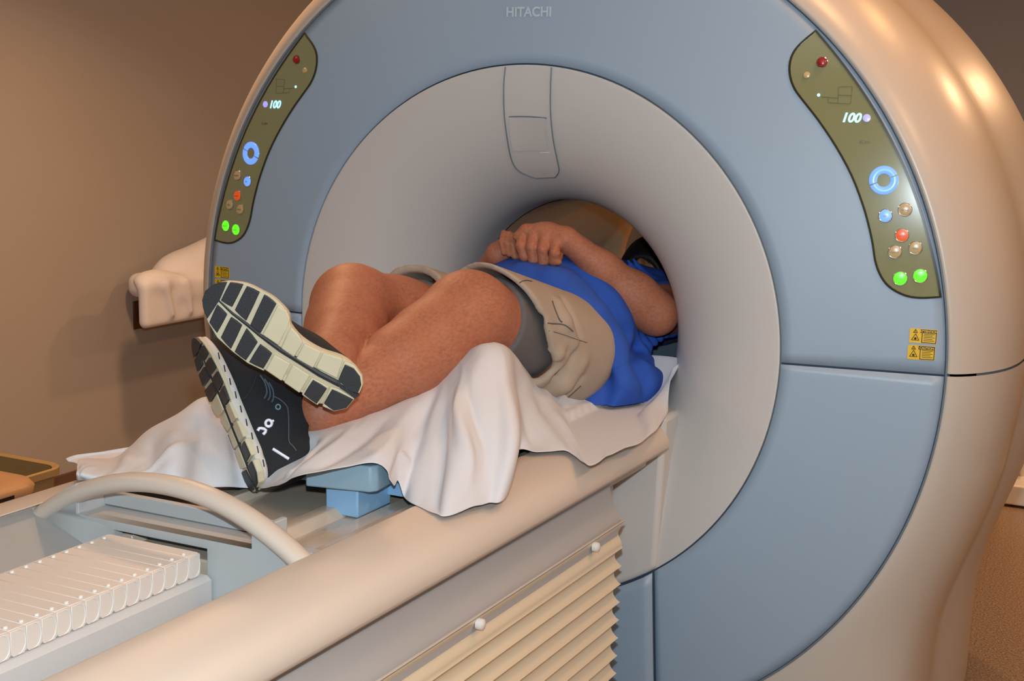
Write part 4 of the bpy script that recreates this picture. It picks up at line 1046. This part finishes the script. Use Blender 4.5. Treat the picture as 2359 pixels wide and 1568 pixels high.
tag(pl_, 'bronze outlet plate on the left wall beside the hanging linen', 'outlet plate')
b = MB(); b.box((-2.564, q[1]-.012, q[2]-.028), (-2.560, q[1]+.018, q[2]+.032)); b.build('socket', M['black'], pl_, bevel=.001)
# plastic bins
M['binyellow'] = mat('yellowish_bin_plastic', (148, 124, 82), .4, var=.03)
M['bintan'] = mat('tan_lid_plastic', (158, 124, 90), .38)
def rrect(cx_, cy_, wx, wy, r, z, n=6, rot=0):
    P = []
    for sx, sy, a0 in ((1, 1, 0), (-1, 1, PI/2), (-1, -1, PI), (1, -1, 1.5*PI)):
        for k in range(n+1):
            t = a0+PI/2*k/n; x = sx*(wx-r)+r*math.cos(t); y = sy*(wy-r)+r*math.sin(t)
            P.append((cx_+x*math.cos(rot)-y*math.sin(rot), cy_+x*math.sin(rot)+y*math.cos(rot), z))
    return P
def tub(name, cx_, cy_, wx, wy, h, m, label, rot=0):
    b = MB()
    R = [rrect(cx_, cy_, wx*.84, wy*.84, .05, .0, rot=rot), rrect(cx_, cy_, wx*.94, wy*.94, .06, h*.93, rot=rot), rrect(cx_, cy_, wx, wy, .07, h*.94, rot=rot), rrect(cx_, cy_, wx, wy, .07, h*.99, rot=rot),
         rrect(cx_, cy_, wx*.97, wy*.97, .065, h, rot=rot), rrect(cx_, cy_, wx*.92, wy*.92, .06, h*.985, rot=rot), rrect(cx_, cy_, wx*.82, wy*.82, .05, .02, rot=rot)]
    b.grid(R, closev=True); n = len(R[0]); b.add(R[0], [tuple(range(n))[::-1]]); b.add(R[-1], [tuple(range(n))])
    o = b.build(name, m, None, ang=50); return tag(o, label, 'bin')
tub('storage_tub', -1.97, .12, .20, .26, .42, M['binyellow'], 'open yellowish plastic tub on the floor by the left wall', 0)
lb = tub('laundry_bin', -1.64, -.20, .125, .205, .46, M['binyellow'], 'tan lidded plastic bin in front of the open yellowish tub', 0)
b = MB(); R = [rrect(-1.64, -.20, .140, .220, .08, .462), rrect(-1.64, -.20, .142, .222, .08, .480), rrect(-1.64, -.20, .130, .21, .075, .496), rrect(-1.64, -.20, .09, .17, .06, .500)]
b.grid(R, closev=True); n_ = len(R[0]); b.add(R[0], [tuple(range(n_))]); b.add(R[-1], [tuple(range(n_))]); b.build('bin_lid', M['bintan'], lb, ang=50)
b = MB(); b.box((-1.5005, -.26, .466), (-1.4965, -.10, .476)); b.build('lid_slot', M['black'], lb)
# equipment stand at the right, far behind
eq = thing('equipment_stand', 'white based equipment stand on the floor at the far right', 'stand', (.80, 3.15, 0))
b = MB(); q = atz(2303, 1165, .0); b.box((q[0], q[1], .01), (q[0]+.46, q[1]+.42, .095)); b.build('base', M['white'], eq, bevel=.008)
b = MB(); q2 = at(2353, 1080, 3.2); b.tube([(q2[0]+.01, 3.2, .09), (q2[0]+.01, 3.2, 1.4)], .018, 12); b.build('pole', M['white'], eq)
b = MB(); q3 = at(2318, 1100, 3.17); b.box((q3[0]-.02, 3.12, .09), (q3[0]+.012, 3.2, .21)); b.build('foot_block', M['tgrey'], eq, bevel=.004)
for dx in (.05, .40):
    for dy in (.05, .36):
        b = MB(); b.tube([(q[0]+dx, q[1]+dy-.008, .012), (q[0]+dx, q[1]+dy+.008, .012)], .012, 12); b.build('caster', M['black'], eq)
cb = thing('wooden_cabinet', 'brown wooden cabinet behind the white stand at the far right', 'cabinet', (1.25, 4.4, 0))
b = MB(); b.box((.62, 4.2, .03), (1.9, 4.7, .95)); b.build('carcass', M['oak'], cb, bevel=.004)
for k in range(2):
    b = MB(); b.box((.64+k*.63, 4.182, .06), (1.25+k*.63, 4.2, .92)); d_ = b.build('cabinet_door', M['oak'], cb, bevel=.003)
    b = MB(); b.tube([(1.20+k*.10, 4.165, .55), (1.20+k*.10, 4.165, .67)], .006, 8); b.build('handle', M['chrome'], d_)
bx = MB(); q = at(2293, 1100, 3.5); bx.box((q[0]-.03, 3.45, .0), (q[0]+.10, 3.62, .17)); o_ = bx.build('pedal_box', M['black'], None, bevel=.01, segs=3)
tag(o_, 'small black box on the floor just left of the white stand', 'box')
